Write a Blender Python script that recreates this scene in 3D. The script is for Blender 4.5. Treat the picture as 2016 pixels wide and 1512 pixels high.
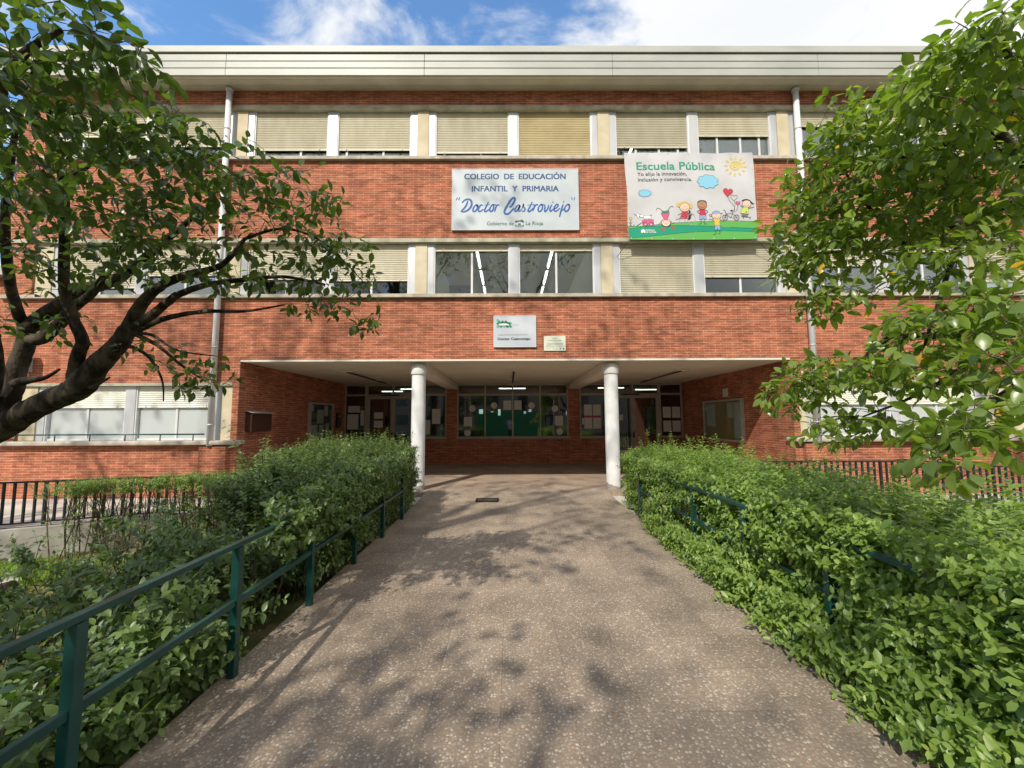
import bpy, bmesh, math, random
import numpy as np
from math import radians as R, sin, cos, pi, tan, atan2, sqrt
from mathutils import Vector, Matrix, Euler

SC = bpy.context.scene
for o in list(bpy.data.objects):
    bpy.data.objects.remove(o)
COL = SC.collection
random.seed(4)
RNG = np.random.default_rng(11)

# ------------------------------------------------------------------ camera
cam_d = bpy.data.cameras.new('camera')
cam = bpy.data.objects.new('camera', cam_d)
COL.objects.link(cam)
FPX = 815.0                       # focal length in pixels of the 2016 px wide photograph
cam_d.sensor_width = 36.0
cam_d.lens = FPX / 2016 * 36.0
cam_d.clip_start = 0.05
cam_d.clip_end = 3000
CAM = Vector((0, 0, 1.7))
ROT = Matrix.Rotation(R(-.35), 3, 'Z') @ Matrix.Rotation(pi / 2 + R(4.91), 3, 'X') @ Matrix.Rotation(R(-.28), 3, 'Z')
cam.matrix_world = Matrix.Translation(CAM) @ ROT.to_4x4()
SC.camera = cam

# ------------------------------------------------------------------ sun and sky
SUN_EL, SUN_OFF = 43.0, 25.0      # elevation; degrees left of the facade normal, behind the viewer
S_DIR = Vector((-sin(R(SUN_OFF)) * cos(R(SUN_EL)), -cos(R(SUN_OFF)) * cos(R(SUN_EL)), sin(R(SUN_EL))))
sd = bpy.data.lights.new('sun', 'SUN')
sd.energy = 3.6
sd.angle = R(0.6)
sd.color = (1.0, .92, .80)
sun = bpy.data.objects.new('sun', sd)
COL.objects.link(sun)
sun.rotation_euler = S_DIR.to_track_quat('Z', 'Y').to_euler()
sun.location = (-10, -20, 30)

wd = bpy.data.worlds.new('World')
SC.world = wd
wd.use_nodes = True
nt = wd.node_tree
nt.nodes.clear()


def N(nt, typ, **kw):
    n = nt.nodes.new(typ)
    for k, v in kw.items():
        if k.startswith('_'):
            continue
        setattr(n, k, v)
    return n


def link(nt, a, b):
    nt.links.new(a, b)


sky = N(nt, 'ShaderNodeTexSky', sky_type='NISHITA', sun_disc=False)
sky.sun_elevation = R(SUN_EL)
sky.sun_rotation = R(180 + SUN_OFF)
sky.air_density = 1.0
sky.dust_density = .6
sky.ozone_density = 1.6
tc = N(nt, 'ShaderNodeTexCoord')
# clouds: noise over a plane high above (direction divided by its height)
sep = N(nt, 'ShaderNodeSeparateXYZ'); link(nt, tc.outputs['Generated'], sep.inputs[0])
zz = N(nt, 'ShaderNodeMath', operation='MAXIMUM'); link(nt, sep.outputs[2], zz.inputs[0]); zz.inputs[1].default_value = .08
dx = N(nt, 'ShaderNodeMath', operation='DIVIDE'); link(nt, sep.outputs[0], dx.inputs[0]); link(nt, zz.outputs[0], dx.inputs[1])
dy = N(nt, 'ShaderNodeMath', operation='DIVIDE'); link(nt, sep.outputs[1], dy.inputs[0]); link(nt, zz.outputs[0], dy.inputs[1])
cmb = N(nt, 'ShaderNodeCombineXYZ'); link(nt, dx.outputs[0], cmb.inputs[0]); link(nt, dy.outputs[0], cmb.inputs[1])
n1 = N(nt, 'ShaderNodeTexNoise'); n1.inputs['Scale'].default_value = 2.6; n1.inputs['Detail'].default_value = 9; n1.inputs['Roughness'].default_value = .58
n1.inputs['Distortion'].default_value = .35
link(nt, cmb.outputs[0], n1.inputs['Vector'])
# where the bank of cloud lies: to the right of the entrance axis; extra cloud is added behind the viewer
mr = N(nt, 'ShaderNodeMapRange'); mr.inputs['From Min'].default_value = -.12; mr.inputs['From Max'].default_value = .42
mr.inputs['To Min'].default_value = -.215; mr.inputs['To Max'].default_value = .27
link(nt, dx.outputs[0], mr.inputs['Value'])
mb_ = N(nt, 'ShaderNodeMapRange'); mb_.inputs['From Min'].default_value = -.1; mb_.inputs['From Max'].default_value = -1.2   # unseen cloud added behind the viewer to whiten the fill light
mb_.inputs['To Min'].default_value = 0; mb_.inputs['To Max'].default_value = .22
link(nt, dy.outputs[0], mb_.inputs['Value'])
ad0 = N(nt, 'ShaderNodeMath', operation='MAXIMUM'); link(nt, mr.outputs[0], ad0.inputs[0]); link(nt, mb_.outputs[0], ad0.inputs[1])
ad = N(nt, 'ShaderNodeMath', operation='ADD'); link(nt, n1.outputs['Fac'], ad.inputs[0]); link(nt, ad0.outputs[0], ad.inputs[1])
cr = N(nt, 'ShaderNodeMapRange', interpolation_type='SMOOTHSTEP'); cr.inputs['From Min'].default_value = .47; cr.inputs['From Max'].default_value = .66
link(nt, ad.outputs[0], cr.inputs['Value'])
n2 = N(nt, 'ShaderNodeTexNoise'); n2.inputs['Scale'].default_value = 1.7; n2.inputs['Detail'].default_value = 5
link(nt, cmb.outputs[0], n2.inputs['Vector'])
ccr = N(nt, 'ShaderNodeMix', data_type='RGBA'); ccr.inputs[6].default_value = (4.9, 5.15, 5.5, 1); ccr.inputs[7].default_value = (6.9, 6.85, 6.7, 1)
link(nt, n2.outputs['Fac'], ccr.inputs[0])
tint = N(nt, 'ShaderNodeMix', data_type='RGBA', blend_type='MULTIPLY'); tint.inputs[0].default_value = 1
tint.inputs[7].default_value = (1.12, 1.5, 1.72, 1)
link(nt, sky.outputs[0], tint.inputs[6])
mx = N(nt, 'ShaderNodeMix', data_type='RGBA')
link(nt, cr.outputs[0], mx.inputs[0]); link(nt, tint.outputs[2], mx.inputs[6]); link(nt, ccr.outputs[2], mx.inputs[7])
bg = N(nt, 'ShaderNodeBackground'); bg.inputs['Strength'].default_value = .125
link(nt, mx.outputs[2], bg.inputs['Color'])
wo = N(nt, 'ShaderNodeOutputWorld'); link(nt, bg.outputs[0], wo.inputs['Surface'])

SC.view_settings.view_transform = 'Standard'
SC.view_settings.look = 'None'
SC.view_settings.exposure = .42
SC.view_settings.gamma = 1
SC.render.engine = 'CYCLES'
SC.cycles.max_bounces = 9
SC.cycles.diffuse_bounces = 6
SC.cycles.transparent_max_bounces = 16
SC.cycles.sample_clamp_indirect = 6
SC.cycles.use_denoising = True

# ------------------------------------------------------------------ helpers


def at(px, py, d):
    """world point seen at a pixel of the 2016x1512 photograph, d metres in front of the lens"""
    v = Vector(((px - 1008) / FPX * d, -(py - 756) / FPX * d, -d))
    return CAM + ROT @ v


def mat(name, base=(.5, .5, .5), rough=.6, spec=.5, metal=0.0):
    m = bpy.data.materials.new(name)
    m.use_nodes = True
    b = m.node_tree.nodes['Principled BSDF']
    b.inputs['Base Color'].default_value = (*base, 1)
    b.inputs['Roughness'].default_value = rough
    b.inputs['Specular IOR Level'].default_value = spec
    b.inputs['Metallic'].default_value = metal
    return m


def bsdf(m):
    return m.node_tree.nodes['Principled BSDF']


def vary(m, c1, c2, scale=4, detail=6, lo=.35, hi=.65, bump=0, bscale=None, stretch=(1, 1, 1), rough=None):
    """noise-mottled colour in metres"""
    t = m.node_tree
    tcn = N(t, 'ShaderNodeTexCoord')
    mp = N(t, 'ShaderNodeMapping'); mp.inputs['Scale'].default_value = stretch
    link(t, tcn.outputs['Object'], mp.inputs[0])
    n = N(t, 'ShaderNodeTexNoise'); n.inputs['Scale'].default_value = scale; n.inputs['Detail'].default_value = detail
    link(t, mp.outputs[0], n.inputs['Vector'])
    r = N(t, 'ShaderNodeMapRange'); r.inputs['From Min'].default_value = lo; r.inputs['From Max'].default_value = hi
    link(t, n.outputs['Fac'], r.inputs['Value'])
    x = N(t, 'ShaderNodeMix', data_type='RGBA'); x.inputs[6].default_value = (*c1, 1); x.inputs[7].default_value = (*c2, 1)
    link(t, r.outputs[0], x.inputs[0])
    link(t, x.outputs[2], bsdf(m).inputs['Base Color'])
    if bump:
        nb = N(t, 'ShaderNodeTexNoise'); nb.inputs['Scale'].default_value = bscale or scale * 6; nb.inputs['Detail'].default_value = 4
        link(t, mp.outputs[0], nb.inputs['Vector'])
        bp = N(t, 'ShaderNodeBump'); bp.inputs['Strength'].default_value = bump; bp.inputs['Distance'].default_value = .01
        link(t, nb.outputs['Fac'], bp.inputs['Height']); link(t, bp.outputs[0], bsdf(m).inputs['Normal'])
    return m, x


class MB:
    """collects shapes and links them as ONE mesh object"""

    def __init__(s):
        s.v = []; s.f = []; s.m = []; s.sm = []

    def add(s, vs, fs, mi=0, smooth=False):
        o = len(s.v)
        s.v += [tuple(v) for v in vs]
        s.f += [tuple(i + o for i in f) for f in fs]
        s.m += [mi] * len(fs)
        s.sm += [smooth] * len(fs)
        return s

    def box(s, x0, x1, y0, y1, z0, z1, mi=0, M=None):
        vs = [Vector((x, y, z)) for z in (z0, z1) for y in (y0, y1) for x in (x0, x1)]
        if M is not None:
            vs = [M @ v for v in vs]
        s.add(vs, [(0, 2, 3, 1), (4, 5, 7, 6), (0, 1, 5, 4), (2, 6, 7, 3), (0, 4, 6, 2), (1, 3, 7, 5)], mi)
        return s

    def bar(s, a, b, w, h, mi=0, up=Vector((0, 0, 1))):
        """box section bar from a to b"""
        a = Vector(a); b = Vector(b); d = (b - a).normalized()
        u = d.cross(up)
        if u.length < 1e-4:
            u = Vector((1, 0, 0))
        u.normalize(); n = u.cross(d)
        vs = [p + u * (w / 2 * i) + n * (h / 2 * j) for p in (a, b) for i, j in ((-1, -1), (1, -1), (1, 1), (-1, 1))]
        s.add(vs, [(3, 2, 1, 0), (4, 5, 6, 7), (0, 1, 5, 4), (1, 2, 6, 5), (2, 3, 7, 6), (3, 0, 4, 7)], mi)
        return s

    def tube(s, pts, rad, n=8, mi=0, caps=True, smooth=True):
        pts = [Vector(p) for p in pts]
        rads = rad if isinstance(rad, (list, tuple)) else [rad] * len(pts)
        vs = []
        u = None
        for i, p in enumerate(pts):
            d = (pts[min(i + 1, len(pts) - 1)] - pts[max(i - 1, 0)]).normalized()
            if u is None:
                u = d.orthogonal().normalized()
            else:
                u = (u - d * u.dot(d))
                u = u.normalized() if u.length > 1e-5 else d.orthogonal().normalized()
            w = d.cross(u)
            for k in range(n):
                a = 2 * pi * k / n
                vs.append(p + (u * cos(a) + w * sin(a)) * rads[i])
        fs = []
        for i in range(len(pts) - 1):
            for k in range(n):
                fs.append((i * n + k, i * n + (k + 1) % n, (i + 1) * n + (k + 1) % n, (i + 1) * n + k))
        s.add(vs, fs, mi, smooth)
        if caps:
            o = len(s.v) - len(vs)
            s.f.append(tuple(o + k for k in reversed(range(n)))); s.m.append(mi); s.sm.append(False)
            s.f.append(tuple(o + (len(pts) - 1) * n + k for k in range(n))); s.m.append(mi); s.sm.append(False)
        return s

    def lathe(s, prof, c, n=32, mi=0, smooth=True):
        c = Vector(c); vs = []
        for r, z in prof:
            for k in range(n):
                a = 2 * pi * k / n
                vs.append(c + Vector((r * cos(a), r * sin(a), z)))
        fs = []
        for i in range(len(prof) - 1):
            for k in range(n):
                fs.append((i * n + k, i * n + (k + 1) % n, (i + 1) * n + (k + 1) % n, (i + 1) * n + k))
        s.add(vs, fs, mi, smooth)
        return s

    def build(s, name, mats, parent=None, bevel=0):
        me = bpy.data.meshes.new(name)
        me.from_pydata(s.v, [], s.f)
        if not isinstance(mats, (list, tuple)):
            mats = [mats]
        for m in mats:
            me.materials.append(m)
        me.polygons.foreach_set('material_index', s.m)
        me.polygons.foreach_set('use_smooth', s.sm)
        me.update()
        o = bpy.data.objects.new(name, me)
        COL.objects.link(o)
        if parent is not None:
            o.parent = parent
            o.matrix_parent_inverse = parent.matrix_world.inverted()
        if bevel:
            b = o.modifiers.new('edge', 'BEVEL'); b.width = bevel; b.segments = 2; b.limit_method = 'ANGLE'
        return o


def empty(name, loc=(0, 0, 0)):
    o = bpy.data.objects.new(name, None)
    o.empty_display_size = .2
    o.location = loc
    COL.objects.link(o)
    o.matrix_world = Matrix.Translation(Vector(loc))
    return o


def tag(o, label=None, cat=None, group=None, kind=None):
    if label: o['label'] = label
    if cat: o['category'] = cat
    if group: o['group'] = group
    if kind: o['kind'] = kind
    return o


def copy_tree(o, parent=None):
    c = o.copy(); COL.objects.link(c)
    if parent is not None:
        c.parent = parent
    for ch in list(o.children):
        copy_tree(ch, c)
    return c


# ------------------------------------------------------------------ materials
M = {}


def brick_material():
    m = mat('red brick', rough=.85, spec=.25)
    t = m.node_tree
    tcn = N(t, 'ShaderNodeTexCoord'); sp = N(t, 'ShaderNodeSeparateXYZ'); link(t, tcn.outputs['Object'], sp.inputs[0])
    a = N(t, 'ShaderNodeMath', operation='ADD'); link(t, sp.outputs[0], a.inputs[0]); link(t, sp.outputs[1], a.inputs[1])
    cb = N(t, 'ShaderNodeCombineXYZ'); link(t, a.outputs[0], cb.inputs[0]); link(t, sp.outputs[2], cb.inputs[1])
    br = N(t, 'ShaderNodeTexBrick'); br.offset = .5
    br.inputs['Scale'].default_value = 1
    br.inputs['Brick Width'].default_value = .268
    br.inputs['Row Height'].default_value = .0585
    br.inputs['Mortar Size'].default_value = .0062
    br.inputs['Mortar Smooth'].default_value = .35
    br.inputs['Bias'].default_value = 0
    br.inputs['Color1'].default_value = (.385, .122, .062, 1)
    br.inputs['Color2'].default_value = (.28, .086, .045, 1)
    br.inputs['Mortar'].default_value = (.47, .27, .18, 1)
    # slight waviness so that the courses are not ruled
    nw = N(t, 'ShaderNodeTexNoise'); nw.inputs['Scale'].default_value = 2.2; link(t, tcn.outputs['Object'], nw.inputs['Vector'])
    vm = N(t, 'ShaderNodeVectorMath', operation='MULTIPLY_ADD'); vm.inputs[1].default_value = (.016, .008, 0)
    link(t, nw.outputs['Color'], vm.inputs[0]); link(t, cb.outputs[0], vm.inputs[2])
    link(t, vm.outputs[0], br.inputs['Vector'])
    # brick to brick tone and broad weathering
    n1 = N(t, 'ShaderNodeTexNoise'); n1.inputs['Scale'].default_value = .9; n1.inputs['Detail'].default_value = 8; n1.inputs['Roughness'].default_value = .7
    link(t, cb.outputs[0], n1.inputs['Vector'])
    mr1 = N(t, 'ShaderNodeMapRange'); mr1.inputs['From Min'].default_value = .3; mr1.inputs['From Max'].default_value = .7
    mr1.inputs['To Min'].default_value = .86; mr1.inputs['To Max'].default_value = 1.2
    link(t, n1.outputs['Fac'], mr1.inputs['Value'])
    mp = N(t, 'ShaderNodeMapping'); mp.inputs['Scale'].default_value = (4.1, 17.0, 1); link(t, vm.outputs[0], mp.inputs[0])
    wn = N(t, 'ShaderNodeTexVoronoi'); wn.inputs['Scale'].default_value = 1; link(t, mp.outputs[0], wn.inputs['Vector'])
    bw = N(t, 'ShaderNodeSeparateColor'); link(t, wn.outputs['Color'], bw.inputs[0])
    mr2 = N(t, 'ShaderNodeMapRange'); mr2.inputs['To Min'].default_value = .72; mr2.inputs['To Max'].default_value = 1.26
    link(t, bw.outputs[0], mr2.inputs['Value'])
    mu = N(t, 'ShaderNodeMath', operation='MULTIPLY'); link(t, mr1.outputs[0], mu.inputs[0]); link(t, mr2.outputs[0], mu.inputs[1])
    x = N(t, 'ShaderNodeMix', data_type='RGBA', blend_type='MULTIPLY'); x.inputs[0].default_value = 1
    link(t, br.outputs['Color'], x.inputs[6]); link(t, mu.outputs[0], x.inputs[7])
    # pale bloom of salts in patches
    n3 = N(t, 'ShaderNodeTexNoise'); n3.inputs['Scale'].default_value = 1.6; n3.inputs['Detail'].default_value = 9; n3.inputs['Roughness'].default_value = .75
    mp3 = N(t, 'ShaderNodeMapping'); mp3.inputs['Location'].default_value = (7, 3, 1); link(t, cb.outputs[0], mp3.inputs[0]); link(t, mp3.outputs[0], n3.inputs['Vector'])
    r3 = N(t, 'ShaderNodeMapRange'); r3.inputs['From Min'].default_value = .56; r3.inputs['From Max'].default_value = .8; r3.inputs['To Max'].default_value = .35
    link(t, n3.outputs['Fac'], r3.inputs['Value'])
    ns = N(t, 'ShaderNodeTexNoise'); ns.inputs['Scale'].default_value = 1; ns.inputs['Detail'].default_value = 6; ns.inputs['Roughness'].default_value = .65
    mps = N(t, 'ShaderNodeMapping'); mps.inputs['Scale'].default_value = (2.6, .35, 1); link(t, cb.outputs[0], mps.inputs[0]); link(t, mps.outputs[0], ns.inputs['Vector'])
    rs = N(t, 'ShaderNodeMapRange'); rs.inputs['From Min'].default_value = .32; rs.inputs['From Max'].default_value = .66; rs.inputs['To Min'].default_value = .8; rs.inputs['To Max'].default_value = 1.1
    link(t, ns.outputs['Fac'], rs.inputs['Value'])
    xs_ = N(t, 'ShaderNodeMix', data_type='RGBA', blend_type='MULTIPLY'); xs_.inputs[0].default_value = 1
    link(t, x.outputs[2], xs_.inputs[6]); link(t, rs.outputs[0], xs_.inputs[7]); x = xs_
    x2 = N(t, 'ShaderNodeMix', data_type='RGBA'); x2.inputs[7].default_value = (.5, .34, .26, 1)
    link(t, r3.outputs[0], x2.inputs[0]); link(t, x.outputs[2], x2.inputs[6])
    link(t, x2.outputs[2], bsdf(m).inputs['Base Color'])
    bp = N(t, 'ShaderNodeBump'); bp.inputs['Strength'].default_value = .35; bp.inputs['Distance'].default_value = .006; bp.invert = True
    link(t, br.outputs['Fac'], bp.inputs['Height']); link(t, bp.outputs[0], bsdf(m).inputs['Normal'])
    return m


M['brick'] = brick_material()


def paving_material(name, dark, light, slab=.42, grout=(.07, .06, .05), pebble=54., share=.5):
    m = mat(name, rough=.8, spec=.3)
    t = m.node_tree
    tcn = N(t, 'ShaderNodeTexCoord')
    nw = N(t, 'ShaderNodeTexNoise'); nw.inputs['Scale'].default_value = 30; link(t, tcn.outputs['Object'], nw.inputs['Vector'])
    vm = N(t, 'ShaderNodeVectorMath', operation='MULTIPLY_ADD'); vm.inputs[1].default_value = (.012, .012, 0)
    link(t, nw.outputs['Color'], vm.inputs[0]); link(t, tcn.outputs['Object'], vm.inputs[2])
    vo = N(t, 'ShaderNodeTexVoronoi'); vo.inputs['Scale'].default_value = pebble; vo.voronoi_dimensions = '2D'
    link(t, vm.outputs[0], vo.inputs['Vector'])
    sc = N(t, 'ShaderNodeSeparateColor'); link(t, vo.outputs['Color'], sc.inputs[0])
    # stone tone per pebble
    rp = N(t, 'ShaderNodeValToRGB'); e = rp.color_ramp.elements
    e[0].position = 0; e[0].color = (*dark, 1)
    e[1].position = 1; e[1].color = (.60, .52, .41, 1)
    for p_, c_ in ((.3, (dark[0] * 1.5, dark[1] * 1.45, dark[2] * 1.4)), (1 - share * .75, light), (1 - share * .45, (.36, .25, .15)), (1 - share * .22, (.48, .43, .36))):
        q = e.new(p_); q.color = (*c_, 1)
    link(t, sc.outputs[0], rp.inputs[0])
    # size of the stone inside its cell
    thr = N(t, 'ShaderNodeMapRange'); thr.inputs['To Min'].default_value = .22; thr.inputs['To Max'].default_value = .52
    link(t, sc.outputs[1], thr.inputs['Value'])
    df = N(t, 'ShaderNodeMath', operation='SUBTRACT'); link(t, thr.outputs[0], df.inputs[0]); link(t, vo.outputs['Distance'], df.inputs[1])
    mk = N(t, 'ShaderNodeMapRange'); mk.inputs['From Min'].default_value = -.05; mk.inputs['From Max'].default_value = .07
    link(t, df.outputs[0], mk.inputs['Value'])
    xm = N(t, 'ShaderNodeMix', data_type='RGBA'); xm.inputs[6].default_value = (dark[0] * 1.25, dark[1] * 1.18, dark[2] * 1.1, 1)
    link(t, mk.outputs[0], xm.inputs[0]); link(t, rp.outputs[0], xm.inputs[7])
    # slab to slab tone and broad dirt
    br = N(t, 'ShaderNodeTexBrick'); br.offset = 0; br.inputs['Scale'].default_value = 1
    br.inputs['Brick Width'].default_value = slab; br.inputs['Row Height'].default_value = slab
    br.inputs['Mortar Size'].default_value = .003; br.inputs['Mortar Smooth'].default_value = .6
    br.inputs['Color1'].default_value = (1.1, 1.08, 1.05, 1); br.inputs['Color2'].default_value = (.78, .77, .76, 1)
    br.inputs['Mortar'].default_value = (.5, .45, .4, 1)
    mp = N(t, 'ShaderNodeMapping'); mp.inputs['Location'].default_value = (.06, -.04, 0)
    link(t, tcn.outputs['Object'], mp.inputs[0]); link(t, mp.outputs[0], br.inputs['Vector'])
    x1 = N(t, 'ShaderNodeMix', data_type='RGBA', blend_type='MULTIPLY'); x1.inputs[0].default_value = .65
    link(t, xm.outputs[2], x1.inputs[6]); link(t, br.outputs['Color'], x1.inputs[7])
    nd = N(t, 'ShaderNodeTexNoise'); nd.inputs['Scale'].default_value = 1.1; nd.inputs['Detail'].default_value = 8; nd.inputs['Roughness'].default_value = .68
    link(t, tcn.outputs['Object'], nd.inputs['Vector'])
    rd = N(t, 'ShaderNodeMapRange'); rd.inputs['From Min'].default_value = .3; rd.inputs['From Max'].default_value = .72
    rd.inputs['To Min'].default_value = .7; rd.inputs['To Max'].default_value = 1.2
    link(t, nd.outputs['Fac'], rd.inputs['Value'])
    x2 = N(t, 'ShaderNodeMix', data_type='RGBA', blend_type='MULTIPLY'); x2.inputs[0].default_value = 1
    link(t, x1.outputs[2], x2.inputs[6]); link(t, rd.outputs[0], x2.inputs[7])
    # faint yellow chalk smears
    ny = N(t, 'ShaderNodeTexNoise'); ny.inputs['Scale'].default_value = 2.3; ny.inputs['Detail'].default_value = 10; ny.inputs['Roughness'].default_value = .8
    mpy = N(t, 'ShaderNodeMapping'); mpy.inputs['Location'].default_value = (3.3, 1.2, 0); link(t, tcn.outputs['Object'], mpy.inputs[0]); link(t, mpy.outputs[0], ny.inputs['Vector'])
    ry_ = N(t, 'ShaderNodeMapRange'); ry_.inputs['From Min'].default_value = .64; ry_.inputs['From Max'].default_value = .76; ry_.inputs['To Max'].default_value = .5
    link(t, ny.outputs['Fac'], ry_.inputs['Value'])
    x3 = N(t, 'ShaderNodeMix', data_type='RGBA'); x3.inputs[7].default_value = (.45, .34, .13, 1)
    link(t, ry_.outputs[0], x3.inputs[0]); link(t, x2.outputs[2], x3.inputs[6])
    link(t, x3.outputs[2], bsdf(m).inputs['Base Color'])
    bp = N(t, 'ShaderNodeBump'); bp.inputs['Strength'].default_value = .5; bp.inputs['Distance'].default_value = .004
    link(t, df.outputs[0], bp.inputs['Height']); link(t, bp.outputs[0], bsdf(m).inputs['Normal'])
    return m


M['paving'] = paving_material('pebble paving', (.222, .186, .150), (.39, .335, .265), share=.7)
M['porch'] = paving_material('porch paving', (.27, .215, .175), (.37, .31, .255), pebble=75, share=.3)


def leaf_material(name, ramp, rough=.36, transl=.3, tr_gain=1.7):
    m = mat(name, rough=rough, spec=.5)
    t = m.node_tree
    at_ = N(t, 'ShaderNodeAttribute'); at_.attribute_name = 'tint'
    rp = N(t, 'ShaderNodeValToRGB'); e = rp.color_ramp.elements
    e[0].position = ramp[0][0]; e[0].color = (*ramp[0][1], 1)
    e[1].position = ramp[-1][0]; e[1].color = (*ramp[-1][1], 1)
    for p_, c_ in ramp[1:-1]:
        q = e.new(p_); q.color = (*c_, 1)
    link(t, at_.outputs['Fac'], rp.inputs[0])
    gm = N(t, 'ShaderNodeNewGeometry')
    pal = N(t, 'ShaderNodeMix', data_type='RGBA'); pal.inputs[7].default_value = (.16, .2, .09, 1)
    bf = N(t, 'ShaderNodeMath', operation='MULTIPLY'); link(t, gm.outputs['Backfacing'], bf.inputs[0]); bf.inputs[1].default_value = .35
    link(t, bf.outputs[0], pal.inputs[0]); link(t, rp.outputs[0], pal.inputs[6])
    link(t, pal.outputs[2], bsdf(m).inputs['Base Color'])
    tr = N(t, 'ShaderNodeBsdfTranslucent')
    g = N(t, 'ShaderNodeMix', data_type='RGBA', blend_type='MULTIPLY'); g.inputs[0].default_value = 1; g.inputs[7].default_value = (tr_gain * 1.15, tr_gain * 1.2, tr_gain * .6, 1)
    link(t, rp.outputs[0], g.inputs[6]); link(t, g.outputs[2], tr.inputs['Color'])
    ms = N(t, 'ShaderNodeMixShader'); ms.inputs[0].default_value = transl
    link(t, bsdf(m).outputs[0], ms.inputs[1]); link(t, tr.outputs[0], ms.inputs[2])
    link(t, ms.outputs[0], t.nodes['Material Output'].inputs['Surface'])
    return m


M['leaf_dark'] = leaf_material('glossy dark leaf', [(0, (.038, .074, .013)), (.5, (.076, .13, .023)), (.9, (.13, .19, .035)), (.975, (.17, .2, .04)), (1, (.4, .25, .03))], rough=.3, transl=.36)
M['leaf_mid'] = leaf_material('glossy mid leaf', [(0, (.095, .16, .022)), (.5, (.18, .27, .037)), (.9, (.28, .36, .055)), (.97, (.36, .4, .065)), (1, (.65, .4, .03))], rough=.3, transl=.38)
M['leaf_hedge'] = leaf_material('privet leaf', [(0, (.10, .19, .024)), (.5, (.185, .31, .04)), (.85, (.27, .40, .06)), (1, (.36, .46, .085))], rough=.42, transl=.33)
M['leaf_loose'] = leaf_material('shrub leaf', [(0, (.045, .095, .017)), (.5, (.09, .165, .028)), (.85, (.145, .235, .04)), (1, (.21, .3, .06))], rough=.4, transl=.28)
M['leaf_far'] = leaf_material('plane tree leaf', [(0, (.04, .08, .02)), (1, (.1, .16, .04))], rough=.5, transl=.2)
M['bark'], _ = vary(mat('bark', rough=.9, spec=.2), (.022, .018, .013), (.095, .078, .058), scale=12, lo=.42, hi=.62, detail=9, bump=1.0, bscale=46, stretch=(1, 1, .5))
M['stem'], _ = vary(mat('green stem', rough=.7), (.1, .11, .035), (.16, .13, .06), scale=8)
M['stem_brown'], _ = vary(mat('woody stem', rough=.85), (.05, .038, .025), (.13, .1, .07), scale=12)
M['green_paint'], _ = vary(mat('dark green paint', rough=.38), (.003, .043, .037), (.007, .064, .055), scale=7, bump=.05)
M['black_paint'], _ = vary(mat('black green paint', rough=.45), (.008, .013, .016), (.018, .028, .03), scale=6)
M['cream'], _ = vary(mat('cream render', rough=.85), (.50, .43, .28), (.62, .55, .40), scale=3, lo=.3, hi=.7, bump=.1, bscale=60)
M['alu'], _ = vary(mat('grey aluminium', rough=.42, metal=.25), (.44, .455, .475), (.56, .57, .58), scale=3, stretch=(1, 1, .3))
M['alu_dark'], _ = vary(mat('beige aluminium', rough=.5), (.36, .33, .285), (.43, .4, .35), scale=4)
M['white_paint'], _ = vary(mat('white paint', rough=.5), (.58, .59, .60), (.66, .67, .68), scale=4)
M['sill'], _ = vary(mat('limestone sill', rough=.8), (.34, .30, .24), (.5, .455, .375), scale=5, bump=.1)
M['lintel'], _ = vary(mat('weathered lintel', rough=.85), (.30, .285, .21), (.47, .45, .35), scale=4, bump=.15)
M['soffit'], _ = vary(mat('painted ceiling', rough=.9), (.66, .60, .50), (.74, .69, .60), scale=1.2, lo=.3, hi=.7)
M['eave'], _ = vary(mat('eave boards', rough=.8), (.56, .54, .46), (.66, .64, .56), scale=1.5)
M['fascia'], _ = vary(mat('fascia metal', rough=.5), (.355, .37, .335), (.46, .47, .43), scale=1.3, lo=.3, hi=.7, stretch=(.5, 1, 1.5))
M['groove'] = mat('groove', (.05, .05, .055), .8)
M['concrete'], _ = vary(mat('old concrete', rough=.9), (.24, .22, .19), (.42, .40, .36), scale=2.5, bump=.3, detail=9)
M['sidewalk'], _ = vary(mat('pavement concrete', rough=.9), (.42, .37, .31), (.58, .52, .45), scale=2, bump=.2)
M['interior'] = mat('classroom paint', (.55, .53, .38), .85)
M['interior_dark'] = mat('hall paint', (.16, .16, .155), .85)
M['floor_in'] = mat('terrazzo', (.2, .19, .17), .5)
M['black'] = mat('black plastic', (.012, .012, .014), .4)
M['dark_metal'] = mat('dark metal', (.02, .017, .016), .5, metal=.3)
M['brown_metal'] = mat('brown box', (.06, .024, .014), .5)
M['paper'], _ = vary(mat('paper', rough=.8), (.56, .57, .54), (.68, .68, .66), scale=20)
M['ink'] = mat('ink', (.05, .05, .06), .7)
M['pink'] = mat('magenta strip', (.45, .04, .12), .6)
M['cork'], _ = vary(mat('cork', rough=.9), (.42, .28, .11), (.52, .37, .16), scale=60)
M['bin'] = mat('bin plastic', (.012, .013, .016), .35)
M['gate'], _ = vary(mat('bright green sheet metal', rough=.45), (.02, .22, .09), (.03, .27, .11), scale=2)


def shutter_material():
    m = mat('roller shutter', rough=.5)
    _, x = vary(m, (.60, .555, .42), (.70, .66, .53), scale=3.0, lo=.3, hi=.7, stretch=(1.6, 1, .5), detail=9)
    t = m.node_tree
    oi = N(t, 'ShaderNodeObjectInfo'); mr_ = N(t, 'ShaderNodeMapRange'); mr_.inputs['To Min'].default_value = .84; mr_.inputs['To Max'].default_value = 1.06
    link(t, oi.outputs['Random'], mr_.inputs['Value'])
    y = N(t, 'ShaderNodeMix', data_type='RGBA', blend_type='MULTIPLY'); y.inputs[0].default_value = 1
    link(t, x.outputs[2], y.inputs[6]); link(t, mr_.outputs[0], y.inputs[7]); link(t, y.outputs[2], bsdf(m).inputs['Base Color'])
    return m


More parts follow.
